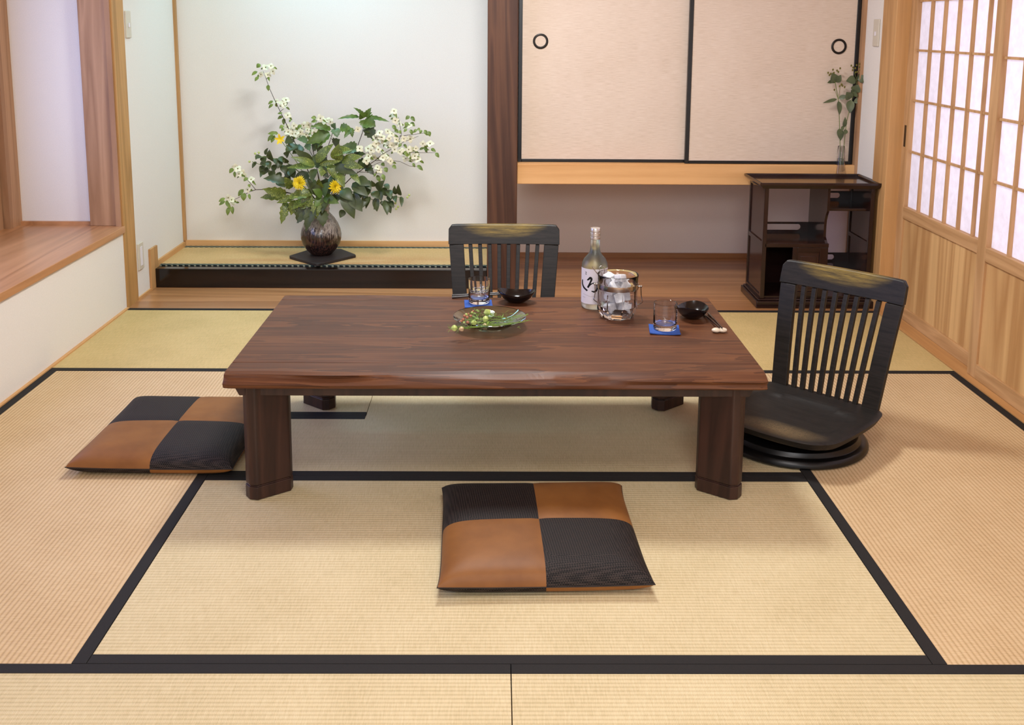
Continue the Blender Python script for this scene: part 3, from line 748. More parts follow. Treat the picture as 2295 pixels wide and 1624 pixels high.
def tumbler(label, px, py, etched, z=ZT+.0045):
    p = T(px, py, z)
    t = thing('tumbler', label, 'drinking glass', (p.x, p.y, z), 0, 'short glass tumblers')
    R = .0375; Hh = .086
    bm = bmesh.new(); lathe(bm, [(0, .001), (R-.004, .0), (R-.001, .003), (R, .008), (R+.0005, Hh-.001), (R-.0005, Hh), (R-.0018, Hh-.001), (R-.0024, .024), (R-.006, .0175), (.012, .0155), (0, .0155)], 64)
    obj('glass_body', bm, M['glass'], t, smooth=True)
    def marks(L):
        bm = bmesh.new()
        for (a0, a1, z0, z1) in L:
            n = 4; A = []; B = []
            for k in range(n+1):
                a = math.radians(a0+(a1-a0)*k/n); A.append(bm.verts.new(((R+.0007)*math.cos(a), (R+.0007)*math.sin(a), z0))); B.append(bm.verts.new(((R+.0007)*math.cos(a), (R+.0007)*math.sin(a), z1)))
            for k in range(n): bm.faces.new((A[k], A[k+1], B[k+1], B[k]))
        obj('etched_mark', bm, M['etch'], t, recalc=False)
    r = random.Random(7 if etched else 3)
    if etched:
        L = []
        for k, a in enumerate((-118, -108, -98, -88, -70, -62)):
            for j in range(4):
                if r.random() < .8: L.append((a, a+r.uniform(2, 7), .040+j*.0065+r.uniform(0, .002), .043+j*.0065+r.uniform(0, .003)))
        L += [(-82, -80, .035, .075), (-74, -66, .062, .068), (-74, -72, .045, .068), (-66, -64, .042, .068), (-74, -62, .053, .055)]
        marks(L)
    else:
        L = [(-28+r.uniform(-4, 4), -20+r.uniform(-3, 6), .028+j*.006, .031+j*.006) for j in range(7)]; marks(L)
    return t
tumbler('etched glass tumbler standing on the blue coaster behind the glass plate', 1074, 677, True)
tumbler('clear glass tumbler standing on the blue coaster beside the right bowl', 1490, 736, False)

# bottle
def bottle():
    p = T(1331, 687)
    t = thing('bottle', 'frosted glass spirits bottle with a white brush-lettered label and silver cap', 'bottle', (p.x, p.y, ZT))
    k = .945; R = .0445
    prof = [(0, .004), (.028, .003), (R-.006, .0), (R-.001, .006), (R, .014), (R, .145), (R-.0015, .158), (R-.008, .172), (.026, .184), (.019, .194), (.0165, .206), (.0155, .240), (.0165, .242), (.0165, .247), (.0145, .249)]
    bm = bmesh.new(); lathe(bm, prof, 64)
    ins = [(r*.93-.001, z+.002) for r, z in prof[::-1][1:-2]]+[(0, .008)]
    bm2 = bmesh.new(); bm2.free()
    lathe(bm, ins, 64)
    obj('glass_body', bm, M['frost'], t, smooth=True)
    bm = bmesh.new(); lathe(bm, [(.0155, .240), (.0172, .2405), (.0172, .2475), (.0158, .2485), (.0158, .2505), (.0170, .2515), (.0170, .262), (.0160, .263), (.0160, .266), (.0170, .267), (.0170, .276), (.0162, .2785), (0, .2785)], 48)
    obj('cap', bm, M['cap'], t, smooth=True, bev=.0003)
    # label: partial cylinder shell
    RL = R+.0004; a0, a1 = -180, 0; n = 48
    def P(a, z, e=0): a = math.radians(a); return ((RL+e)*math.cos(a), (RL+e)*math.sin(a), z)
    bm = bmesh.new(); A = [bm.verts.new(P(a0+(a1-a0)*i/n-5, .020)) for i in range(n+1)]; B = [bm.verts.new(P(a0+(a1-a0)*i/n-5, .143)) for i in range(n+1)]
    for i in range(n): bm.faces.new((A[i], A[i+1], B[i+1], B[i]))
    L = obj('label', bm, M['label'], t, smooth=True, recalc=False); L['label'] = 'white paper label with black brush lettering'
    # brush strokes: pixel-like label coordinates (u across -200..200, v up), width
    def stroke(pts, ws, name='brush_stroke', m='ink'):
        bm = bmesh.new(); P2 = [Vector((x, y)) for x, y in pts]; out = []
        # resample (Catmull-Rom)
        Q = []; Wd = []
        for i in range(len(P2)-1):
            p0 = P2[max(0, i-1)]; p1 = P2[i]; p2 = P2[i+1]; p3 = P2[min(len(P2)-1, i+2)]
            for k_ in range(8):
                s_ = k_/8; Q.append(.5*((2*p1)+(p2-p0)*s_+(2*p0-5*p1+4*p2-p3)*s_*s_+(3*p1-p0-3*p2+p3)*s_**3)); Wd.append(ws[i]+(ws[i+1]-ws[i])*s_)
        Q.append(P2[-1]); Wd.append(ws[-1]); prev = None
        for i, q in enumerate(Q):
            d = (Q[min(i+1, len(Q)-1)]-Q[max(i-1, 0)]); d = d.normalized() if d.length else Vector((1, 0)); nn = Vector((-d.y, d.x))*Wd[i]/2
            e = []
            for z in (q+nn, q-nn):
                ang = math.degrees(math.asin(max(-.99, min(.99, z.x/200))))-90; e.append(bm.verts.new(P(ang, z.y, .0004)))
            if prev: bm.faces.new((prev[0], prev[1], e[1], e[0]))
            prev = e
        obj(name, bm, M[m], L, recalc=False)
    K = .000231
    def V(x, y): return ((x-480+14), (1338-y)*K)
    def VS(L_): return [V(*q) for q in L_]
    class _A: pass
    # v is in metres, u in units of 200=radius -> convert u to metres-scale space for widths
    def st(L_, ws, name='brush_stroke', m='ink'):
        bm = bmesh.new(); P2 = [Vector((x-466, (1338-y))) for x, y in L_]; Q = []; Wd = []
        for i in range(len(P2)-1):
            p0 = P2[max(0, i-1)]; p1 = P2[i]; p2 = P2[i+1]; p3 = P2[min(len(P2)-1, i+2)]
            for k_ in range(8):
                s_ = k_/8; Q.append(.5*((2*p1)+(p2-p0)*s_+(2*p0-5*p1+4*p2-p3)*s_*s_+(3*p1-p0-3*p2+p3)*s_**3)); Wd.append(ws[i]+(ws[i+1]-ws[i])*s_)
        Q.append(P2[-1]); Wd.append(ws[-1]); prev = None
        for i, q in enumerate(Q):
            d = (Q[min(i+1, len(Q)-1)]-Q[max(i-1, 0)]); d = d.normalized(); nn = Vector((-d.y, d.x))*Wd[i]/2; e = []
            for z in (q+nn, q-nn):
                ang = math.degrees(math.asin(max(-.985, min(.985, z.x/203))))-90; e.append(bm.verts.new(P(ang, z.y*K, .0005)))
            if prev: bm.faces.new((prev[0], prev[1], e[1], e[0]))
            prev = e
        obj(name, bm, M[m], L, recalc=False)
    st([(335, 888), (352, 880), (385, 850), (402, 870), (385, 920), (350, 1002)], [6, 22, 34, 30, 24, 26])
    st([(350, 1002), (395, 945), (450, 925), (488, 960), (485, 1025), (450, 1056), (404, 1048)], [20, 16, 18, 30, 26, 28, 12])
    st([(276, 900), (277, 960), (296, 1012), (345, 1050)], [10, 14, 24, 26])
    st([(314, 768), (325, 776), (318, 784)], [8, 9, 5], 'small_mark'); st([(313, 796), (324, 800), (318, 808)], [8, 9, 5], 'small_mark')
    st([(290, 1108), (380, 1130), (488, 1138)], [3, 3, 3], 'fine_print', 'ink_grey'); st([(285, 1152), (315, 1160)], [4, 4], 'fine_print', 'ink_grey')
bottle()

# ice bucket
def bucket():
    p = T(1383, 709)
    t = thing('ice_bucket', 'faceted clear glass ice bucket with a steel band and wire handle', 'ice bucket', (p.x, p.y, ZT))
    def fac(amt):
        return lambda u, z: 1-(amt*max(0, min(1, (.092-z)/.02)))*(1-math.cos(((u*8) % 1-.5)*2*PI/8*1.0)/math.cos(0)*1)*0
    def oct_(u, z):
        # round above z=.10, eight flat facets below
        k = max(0, min(1, (.098-z)/.012)); a = ((u*8) % 1-.5)*2*PI/8
        return 1-k+k*math.cos(PI/8)/math.cos(a)*1.03
    prof = [(0, .006), (.030, .004), (.049, .0), (.052, .002), (.0655, .026), (.067, .032), (.0665, .088), (.0650, .100), (.064, .103), (.0665, .116), (.0675, .140), (.0685, .146), (.0680, .1475), (.0660, .146), (.0645, .120), (.0610, .103), (.0600, .090), (.0590, .040), (.050, .022), (.030, .019), (0, .019)]
    bm = bmesh.new(); lathe(bm, prof, 96, mod=oct_); obj('glass_body', bm, M['glass'], t, smooth=False, rot=(0, 0, math.radians(8)))
    for f in t.children[0].data.polygons: f.use_smooth = (f.center.z > .10)
    bm = bmesh.new(); lathe(bm, [(.0672, .0995), (.0686, .0995), (.0690, .108), (.0686, .1165), (.0676, .1165), (.0672, .0995)], 80); band = obj('steel_band', bm, M['steel'], t, smooth=True)
    ax = math.radians(-10); dx = Vector((math.cos(ax), math.sin(ax), 0)); dy = Vector((-dx.y, dx.x, 0))
    for s in (-1, 1):
        bm = bmesh.new(); tube(bm, [dx*s*.066+Vector((0, 0, .108)), dx*s*.077+Vector((0, 0, .108))], .0028, 12); bmesh.ops.create_uvsphere(bm, u_segments=14, v_segments=8, radius=.0042, matrix=Matrix.Translation(dx*s*.077+Vector((0, 0, .108))))
        obj('pivot_knob', bm, M['steel'], t, smooth=True)
    # bail handle hanging down behind the bucket
    pts = [dx*.076+Vector((0, 0, .108))]
    for k in range(25):
        a = -.12*PI+(1.24*PI)*k/24; pts.append(dx*.083*math.cos(a)*(1 if abs(math.cos(a)) > 0 else 1)+dy*(.030+.055*max(0, math.sin(a)))+Vector((0, 0, .050-.038*max(0, math.sin(a))+(.02 if k in (0, 24) else 0))))
    pts.append(dx*-.076+Vector((0, 0, .108)))
    bm = bmesh.new(); tube(bm, pts, .0016, 8); obj('wire_handle', bm, M['steel'], t, smooth=True)
    return p
BK = bucket()
# ice cubes in the bucket
rc = random.Random(5); n_ = 0
spots = [(-.024, -.012, .034), (.022, -.020, .036), (.004, .028, .035), (-.022, .012, .066), (.024, .016, .068), (.002, -.026, .070), (-.016, -.014, .100), (.020, -.002, .102), (-.004, .028, .100), (.006, -.010, .131), (-.030, .012, .128)]
lab = ['ice cube topping the heap in the glass bucket', 'ice cube beside the tongs in the glass bucket']
for i, (x, y, z) in enumerate(spots):
    bm = bmesh.new(); bmesh.ops.create_cube(bm, size=.031); 
    bmesh.ops.subdivide_edges(bm, edges=bm.edges[:], cuts=2, use_grid_fill=True)
    for v in bm.verts: v.co += Vector((rc.uniform(-1, 1), rc.uniform(-1, 1), rc.uniform(-1, 1)))*.0018; 
    o = obj('ice_cube', bm, M['ice'], None, smooth=True, loc=(BK.x+x, BK.y+y, ZT+z), rot=(rc.uniform(-.6, .6), rc.uniform(-.6, .6), rc.uniform(0, 3)), bev=.0035, bseg=3)
    top = i >= 9
    tag(o, lab[i-9] if top else ('clear ice cube packed near the base of the glass bucket' if z < .05 else 'clear ice cube packed at mid height in the glass bucket' if z < .09 else 'clear ice cube just under the rim of the glass bucket'), 'ice cube', 'ice cubes in the bucket low' if z < .05 else 'ice cubes in the bucket middle' if z < .09 else 'ice cubes in the bucket rim' if not top else 'ice cubes on top')
# tongs
tg = thing('ice_tongs', 'thin steel ice tongs leaning out of the bucket beside the bottle', 'tongs', (BK.x-.05, BK.y+.02, ZT+.10))
def TL(px, py, Y): v = at(px, py, Y)-Vector(tg.location); return v
yb = BK.y+.025
bm = bmesh.new(); tube(bm, [TL(1327, 597, yb), TL(1335, 608, yb), TL(1346, 622, yb), TL(1356, 640, yb), TL(1362, 655, yb)], .0017, 8); obj('tong_arm', bm, M['steel'], tg, smooth=True)
bm = bmesh.new(); tube(bm, [TL(*q, yb+.012) for q in [(1350, 622), (1349, 612), (1343, 604), (1343, 598), (1348, 595), (1353, 598), (1355, 605), (1354, 612), (1359, 624), (1364, 645)]], .0013, 8); obj('tong_loop', bm, M['steel'], tg, smooth=True)

# bowls: boat shaped, raised pointed ends
def bowl(label, px, py, rot, L, Wd, mlabel):
    p = T(px, py)
    t = thing('side_dish_bowl', label, 'bowl', (p.x, p.y, ZT), rot, 'black boat-shaped bowls')
    N, Rn = 72, 12; bm = bmesh.new()
    def S_(k, a, inner):
        # k 0..1 from centre to rim
        c, s = math.cos(a), math.sin(a)
        ex = L*c; ey = Wd*s*(1-.10*abs(c)**3)
        f = k**.85
        h = .029+.013*(c*c)*(1.2 if c < 0 else .7)
        z = h*(k**2.5)
        if not inner: z = z*.985-.0035*(1-k**3); 
        q = .30+.70*f if not inner else f
        x = ex*f; y = ey*f
        return Vector((x, y, z+.0055 if inner else max(0.0, z+.0035)))
    inn = [[bm.verts.new(S_(r/Rn, 2*PI*i/N, True)) for i in range(N)] for r in range(1, Rn+1)]
    out = [[bm.verts.new(S_(r/Rn, 2*PI*i/N, False)*1.0+Vector((0, 0, 0))) for i in range(N)] for r in range(1, Rn+1)]
    ci = bm.verts.new((0, 0, .0055)); co = bm.verts.new((0, 0, .0003))
    for i in range(N):
        j = (i+1) % N; bm.faces.new((ci, inn[0][i], inn[0][j])); bm.faces.new((co, out[0][j], out[0][i]))
        for r in range(Rn-1): bm.faces.new((inn[r][i], inn[r+1][i], inn[r+1][j], inn[r][j])); bm.faces.new((out[r][i], out[r][j], out[r+1][j], out[r+1][i]))
        bm.faces.new((inn[-1][i], out[-1][i], out[-1][j], inn[-1][j]))
    obj('bowl_body', bm, M['bowl'], t, smooth=True)
    # morsels
    r = random.Random(px); bm = bmesh.new()
    for k in range(46):
        a = r.uniform(0, 2*PI); d = abs(r.gauss(0, .45))*.021; z = .009+.010*max(0, 1-d/.02)*r.random()
        c0 = Vector((d*math.cos(a), d*math.sin(a)*.8, z)); dirn = Vector((r.uniform(-1, 1), r.uniform(-1, 1), r.uniform(-.5, .7))).normalized()
        tube(bm, [c0-dirn*.0035, c0+Vector((0, 0, .001)), c0+dirn*.0035], r.uniform(.0012, .0022), 5)
    o = obj('simmered_morsels', bm, M['snack'], None, loc=(p.x, p.y, ZT+.001), rot=(0, 0, rot)); tag(o, mlabel, 'food', kind='stuff')
bowl('black boat-shaped bowl at the back of the table, before the rear chair', 1157, 677, 0, .067, .050, 'dark simmered morsels in the bowl at the back of the table')
bowl('black boat-shaped bowl at the right end of the table beside the chopsticks', 1551, 712, math.radians(66), .064, .053, 'dark simmered morsels in the bowl at the right end of the table')

# chopsticks and rests
def stick(label, a, b, r0, r1, group):
    a, b = Vector(a), Vector(b); o = obj('chopstick', tube(bmesh.new(), [Vector((0, 0, 0)), (b-a)*.5, b-a], r0, 10, r2=r1), M['chop'], None, smooth=True, loc=a); return tag(o, label, 'chopstick', group)
def rest(label, px, py, rot):
    p = T(px, py); bm = bmesh.new(); n = 20
    prof = []
    P = []
    for i in range(n+1):
        u = -1+2*i/n; rr = math.sqrt(max(0, 1-u*u))**.9; waist = 1-.30*math.exp(-(u/.28)**2); P.append((u*.0255, rr*waist))
    rings = []
    for x, r in P: rings.append([bm.verts.new((x, r*.0145*math.cos(2*PI*k/20), .0085+r*.0085*math.sin(2*PI*k/20)*(1))) for k in range(20)])
    for A, B in zip(rings, rings[1:]):
        for k in range(20): bm.faces.new((A[k], A[(k+1) % 20], B[(k+1) % 20], B[k]))
    bmesh.ops.remove_doubles(bm, verts=bm.verts, dist=1e-5)
    o = obj('chopstick_rest', bm, M['rest'], None, smooth=True, loc=(p.x, p.y, ZT), rot=(0, 0, rot)); return tag(o, label, 'chopstick rest', 'peanut-shaped chopstick rests')
rest('cream peanut-shaped porcelain rest at the right edge of the table', 1612, 745, math.radians(4))
e1, e2 = T(1612, 733, ZT+.019), T(1618, 734, ZT+.019)
s1, s2 = T(1577, 703, ZT+.004), T(1588, 702, ZT+.004)
stick('inner dark chopstick of the pair on the cream rest', s1, e1, .0042, .0022, 'chopsticks on the right rest')
stick('outer dark chopstick of the pair, nearer the right table edge', s2, e2, .0042, .0022, 'chopsticks on the right rest')
rest('cream porcelain rest half hidden behind the rear bowl', 1160, 662, math.radians(90))
stick('front chopstick of the pair lying along the back edge of the table', T(1013, 666, ZT+.0045), T(1168, 656, ZT+.019), .0042, .0022, 'chopsticks along the back edge')
stick('rear chopstick of the pair lying along the back edge of the table', T(1013, 662, ZT+.0045), T(1168, 653, ZT+.019), .0042, .0022, 'chopsticks along the back edge')

# glass plate with garden pickings
PC = T(1097, 725, ZT+.010)
pl = thing('glass_plate', 'round pale green glass plate holding seed pods and herb stems', 'plate', (PC.x, PC.y, ZT))
bm = bmesh.new(); lathe(bm, [(0, .0045), (.045, .004), (.050, 0), (.060, .001), (.090, .018), (.112, .030), (.1175, .034), (.1170, .0372), (.1125, .0352), (.088, .023), (.060, .0085), (0, .0075)], 80, mod=lambda u, z: 1+.006*math.sin(u*2*PI*3)+.004*math.sin(u*2*PI*5+1)); obj('plate_body', bm, M['glass_green'], pl, smooth=True)
def PZ(px, py, h=.030): return T(px, py, ZT+h+.004)
def pod(bm, c, d, L, R):
    d = Vector(d).normalized(); a = d.orthogonal().normalized(); b = d.cross(a); n = 14; rings = []
    for i in range(n+1):
        u = i/n; rr = R*math.sin(PI*u)**.65*(1-.15*u)
        rings.append([bm.verts.new(Vector(c)+d*(u-.5)*L+(a*math.cos(2*PI*k/16)+b*math.sin(2*PI*k/16))*rr*(1+.10*math.cos(5*2*PI*k/16)) ) for k in range(16)])
    for A, B in zip(rings, rings[1:]):
        for k in range(16): bm.faces.new((A[k], A[(k+1) % 16], B[(k+1) % 16], B[k]))
def podstem(label, px, py, path, L, R, m, seed, horns=True, h=.034):
    c = PZ(px, py, h); r = random.Random(seed)
    t = thing('seed_pod_stem', label, 'seed pod stem', c, 0, 'seed pod stems on the glass plate')
    pts = [PZ(x, y, hh)-c for x, y, hh in path]; d = (Vector((0, 0, 0))-pts[1])
    bm = bmesh.new(); pod(bm, (0, 0, 0), d, L, R); obj('seed_pod', bm, M[m], t, smooth=True)
    bm = bmesh.new(); tube(bm, pts, .0011, 6); obj('stem', bm, M['herb'], t, smooth=True)
    bm = bmesh.new(); dn = d.normalized()
    if horns:
        for k in range(5):
            o_ = dn.orthogonal(); o_.rotate(Matrix.Rotation(k*2*PI/5, 3, dn)); tube(bm, [dn*L*.47, dn*(L*.7)+o_*.004, dn*(L*.95)+o_*.010], .0006, 4, r2=.0003)
    # feathery bracts behind the pod and along the stem
    for k in range(26):
        q = r.random(); i = min(len(pts)-2, int(q*(len(pts)-1))); p0 = pts[i].lerp(pts[i+1], q*(len(pts)-1)-i) if k > 7 else pts[0]+(pts[1]-pts[0])*.1
        dd = Vector((r.uniform(-.6, 1), r.uniform(-.7, .7), r.uniform(-.05, .6))).normalized()*r.uniform(.010, .022)
        tube(bm, [p0, p0+dd*.5+Vector((0, 0, .001)), p0+dd], .0005, 4, r2=.0003)
    obj('bracts', bm, M['herb'], t)
podstem('green seed pod with horns hanging over the left front rim of the plate', 1018, 735, [(1026, 733, .034), (1045, 733, .036), (1090, 729, .030), (1140, 727, .030), (1184, 718, .038)], .021, .0105, 'pod', 1)
podstem('open papery pod beside the one hanging over the plate rim', 1034, 737, [(1041, 736, .034), (1055, 734, .034), (1100, 731, .028), (1145, 725, .030)], .018, .008, 'pod_stripe', 2)
podstem('green and rose striped pod at the front middle of the plate', 1087, 731, [(1094, 729, .028), (1110, 726, .026), (1140, 724, .026), (1168, 722, .034)], .019, .0105, 'pod_stripe', 3, True, .022)
podstem('round green pod in the centre of the plate', 1088, 715, [(1096, 714, .030), (1115, 716, .026), (1150, 714, .028), (1184, 704, .038)], .021, .0115, 'pod', 4, True, .030)
podstem('tall leafy green pod at the back of the plate', 1092, 700, [(1096, 704, .03), (1105, 708, .028), (1135, 712, .026), (1165, 707, .034)], .026, .0125, 'pod', 5, False, .030)
podstem('pale yellow oval pod left of the centre of the plate', 1062, 723, [(1070, 724, .024), (1085, 722, .024), (1120, 720, .024), (1150, 718, .028)], .022, .0085, 'pod', 6, False, .022)
def berrysprig():
    c = PZ(1048, 712, .022); t = thing('berry_sprig', 'sprig of reddish brown and green berries at the left of the glass plate', 'berry sprig', c)
    B = [(1033, 720), (1038, 716), (1041, 708), (1047, 711), (1055, 708), (1051, 704), (1045, 705), (1048, 722), (1040, 723), (1058, 700), (1060, 697)]
    bm = bmesh.new(); 
    for x, y in B: tube(bm, [PZ(1072, 714, .020)-c, PZ((x+1075)/2, (y+712)/2, .022)-c, PZ(x+1, y+1, .024)-c], .0007, 5)
    obj('stem', bm, M['herb'], t)
    for i, (x, y) in enumerate(B):
        bm = bmesh.new(); bmesh.ops.create_uvsphere(bm, u_segments=14, v_segments=10, radius=.0052 if i < 8 else .0040); o = obj('berry', bm, M['berry'] if i not in (6, 8, 9) else M['pod'], t, smooth=True, loc=PZ(x, y, .026)-c)
berrysprig()
def herbs():
    c = PZ(1100, 716, .02); o = None; r = random.Random(9); bm = bmesh.new()
    for k in range(70):
        x = r.uniform(1058, 1165) if k > 24 else r.uniform(1058, 1085); y = (r.uniform(702, 734) if k > 24 else r.uniform(694, 716)); a = PZ(x, y, r.uniform(.012, .034))-c
        d = Vector((r.uniform(-1, 1), r.uniform(-1, 1), r.uniform(-.2, .6))).normalized()*r.uniform(.008, .020)
        if k < 38:
            n = d.cross(Vector((r.uniform(-1, 1), 0, 1))).normalized()*.0034; v = [bm.verts.new(q) for q in (a, a+d*.5+n, a+d, a+d*.5-n)]; bm.faces.new(v)
        else: tube(bm, [a, a+d*.5+Vector((0, 0, .002)), a+d], .0005, 4)
    o = obj('herb_leaves', bm, M['herb'], None, loc=c); tag(o, 'loose feathery green herb leaves strewn over the glass plate', 'herbs', kind='stuff')
herbs()

# ---------------------------------------------------------------- flower arrangement
YV = 3.42
vb = thing('display_board', 'dark diamond-shaped board on the alcove mat under the vase', 'board', (-.975, 3.385, .1056), 0)
bm = bmesh.new(); P = [(-.178, .0), (-.170, -.022), (.0, -.190), (.012, -.190), (.178, .020), (.170, .042), (.075, .175), (-.095, .165)]
prism(bm, P, 0, .0135); obj('board', bm, M['stone'], vb, bev=.002)
VB = Vector((-.985, YV, .1192))
vs = thing('vase', 'rounded brown glazed vase with ash streaks holding the large arrangement', 'vase', VB)
bm = bmesh.new()
lathe(bm, [(0, .001), (.050, .0), (.058, .006), (.080, .030), (.099, .060), (.108, .092), (.109, .115), (.104, .142), (.092, .172), (.074, .202), (.056, .222), (.047, .232), (.046, .240), (.050, .252), (.046, .262), (.052, .276), (.049, .279), (.044, .275), (.038, .255), (.040, .235), (.060, .205), (.085, .16), (.09, .11), (.07, .05), (0, .02)], 72, mod=lambda u, z: 1+.006*math.sin(u*2*PI*4+z*20))
obj('vase_body', bm, M['vase'], vs, smooth=True)
def leaf(bm, base, tip, w, up=None, fold=.25, droop=.12, seg=7, shape=1.0, mi=0, jag=0, rnd=None):
    base, tip = Vector(base), Vector(tip); d = tip-base; L = d.length
    if L < 1e-5: return
    dn = d/L
    if up is None: up = Vector((0, -1, .35))
    side = dn.cross(up)
    if side.length < .1: side = dn.cross(Vector((1, 0, 0)))
    side.normalize(); nrm = side.cross(dn).normalized()
    rows = []
    for i in range(seg+1):
        u = i/seg; ww = w/2*(math.sin(PI*min(1, u**(.75*shape)))**.85 if 0 < u < 1 else .03)
        if jag and 0 < i < seg: ww *= (1.18 if i % 2 else .88)
        c = base+d*u+Vector((0, 0, -1))*droop*L*(u*u-u)*-1*-1+Vector((0, 0, -1))*droop*L*(u**2)*0
        c = base+d*u+nrm*(droop*L*4*u*(1-u)*.5)
        rows.append((bm.verts.new(c-side*ww+nrm*fold*ww), bm.verts.new(c), bm.verts.new(c+side*ww+nrm*fold*ww)))
    for A, B in zip(rows, rows[1:]):
        for k in (0, 1):
            f = bm.faces.new((A[k], A[k+1], B[k+1], B[k])); f.smooth = True; f.material_index = mi
def blossom(parent, c, size, rnd, face=None, m='petal', n=4):
    bm = bmesh.new(); f = Vector(face or (rnd.uniform(-.5, .5), -1, rnd.uniform(.0, .9))).normalized(); a = f.orthogonal().normalized(); a.rotate(Matrix.Rotation(rnd.uniform(0, 6), 3, f)); 
    for k in range(n):
        d = a.copy(); d.rotate(Matrix.Rotation(2*PI*k/n+rnd.uniform(-.12, .12), 3, f))
        leaf(bm, Vector((0, 0, 0))+d*size*.05, d*size*rnd.uniform(.85, 1.05)+f*size*rnd.uniform(-.25, .1), size*(.88 if n == 4 else .5), up=f, fold=.15, droop=.15, seg=5, shape=1.25)
    o = obj('blossom', bm, M[m], parent, loc=c, recalc=False)
    bm = bmesh.new(); bmesh.ops.create_uvsphere(bm, u_segments=8, v_segments=6, radius=size*.15, matrix=Matrix.Translation(f*size*.10)); obj('flower_centre', bm, M['flower_eye'] if m == 'petal' else M['petal_y'], o, smooth=True)
    return o
def branch(name, label, cat, paths, r0, r1, m, group=None):
    """paths: list of pixel polylines with distances"""
    org = VB+Vector((0, 0, .27)); t = thing(name, label, cat, org, 0, group)
    bm = bmesh.new()
    for j, P in enumerate(paths):
        pts = [at(x, y, Y)-org for x, y, Y in P]; tube(bm, pts, r0 if j == 0 else r0*.55, 6, r2=r1)
    obj('stem', bm, M[m], t, smooth=True); return t, org
def dogwood(label, paths, blooms, leafs, seed, y0, extra=()):
    t, org = branch('dogwood_branch', label, 'flowering branch', paths, .0030, .0009, 'stem', 'white dogwood branches in the vase')
    r = random.Random(seed); bm = bmesh.new()
    for x, y, *q in blooms:
        Y = (q[0] if q else y0)+r.uniform(-.03, .03); c = at(x, y, Y)-org
        blossom(t, c, r.uniform(.0185, .0245), r)
        for k in range(leafs):
            a = r.uniform(-PI, PI); d = Vector((math.cos(a), r.uniform(-.3, .5), .25+math.sin(a)*.4)); b0 = c+Vector((0, .012, -.006))+d*.006
            e = b0+d.normalized()*r.uniform(.018, .032)+Vector((0, 0, -.016)); leaf(bm, b0, e, r.uniform(.010, .014), fold=.3, droop=.35, seg=5)
    for x, y, x2, y2, w in extra:
        Y = y0+r.uniform(-.03, .03); leaf(bm, at(x, y, Y)-org, at(x2, y2, Y-.005)-org, w*.0023, fold=.35, droop=.25, seg=6)
    obj('foliage', bm, M['leaf_small'], t, recalc=False); return t
mouth = (724, 468, 3.42)
dogwood('tall white dogwood branch rising to the upper left of the arrangement', [[mouth, (708, 420, 3.44), (668, 335, 3.46), (650, 295, 3.47), (632, 258, 3.48), (616, 225, 3.48), (603, 196, 3.48), (597, 178, 3.48), (590, 160, 3.48)], [(628, 250, 3.48), (634, 245, 3.47), (645, 232, 3.47)], [(597, 178, 3.48), (608, 160, 3.48)]],
    [(595, 151), (612, 160), (600, 168), (585, 167), (607, 148), (619, 227), (638, 237), (641, 224), (633, 231), (645, 258), (644, 285), (659, 282), (656, 291), (646, 296), (647, 303), (663, 300), (636, 233)], 1, 11, 3.47,
    [(584, 144, 575, 152, 11), (577, 160, 564, 169, 8), (580, 172, 571, 182, 8), (601, 190, 602, 204, 9), (612, 226, 601, 234, 7), (612, 233, 602, 243, 7), (633, 253, 622, 255, 6), (634, 260, 622, 267, 8), (637, 265, 636, 280, 9), (636, 281, 626, 288, 9), (637, 288, 630, 293, 7), (652, 268, 648, 274, 5), (620, 298, 600, 300, 9), (612, 302, 600, 317, 9), (616, 303, 608, 320, 11), (623, 300, 610, 296, 8)])
dogwood('short white dogwood branch over the middle of the arrangement', [[mouth, (715, 400, 3.46), (700, 330, 3.49), (700, 290, 3.5), (712, 268, 3.5)], [(700, 300, 3.5), (678, 288, 3.5)], [(712, 275, 3.5), (735, 274, 3.5)]],
    [(673, 296), (681, 281), (692, 280), (689, 291), (704, 296), (686, 302), (718, 265), (726, 271), (741, 273), (663, 303), (672, 306), (700, 304), (733, 270), (676, 288), (695, 288), (655, 300)], 1, 12, 3.48,
    [(709, 264, 697, 264, 9), (710, 270, 697, 274, 8), (676, 280, 666, 287, 8), (730, 278, 700, 283, 10), (735, 282, 705, 290, 9)])
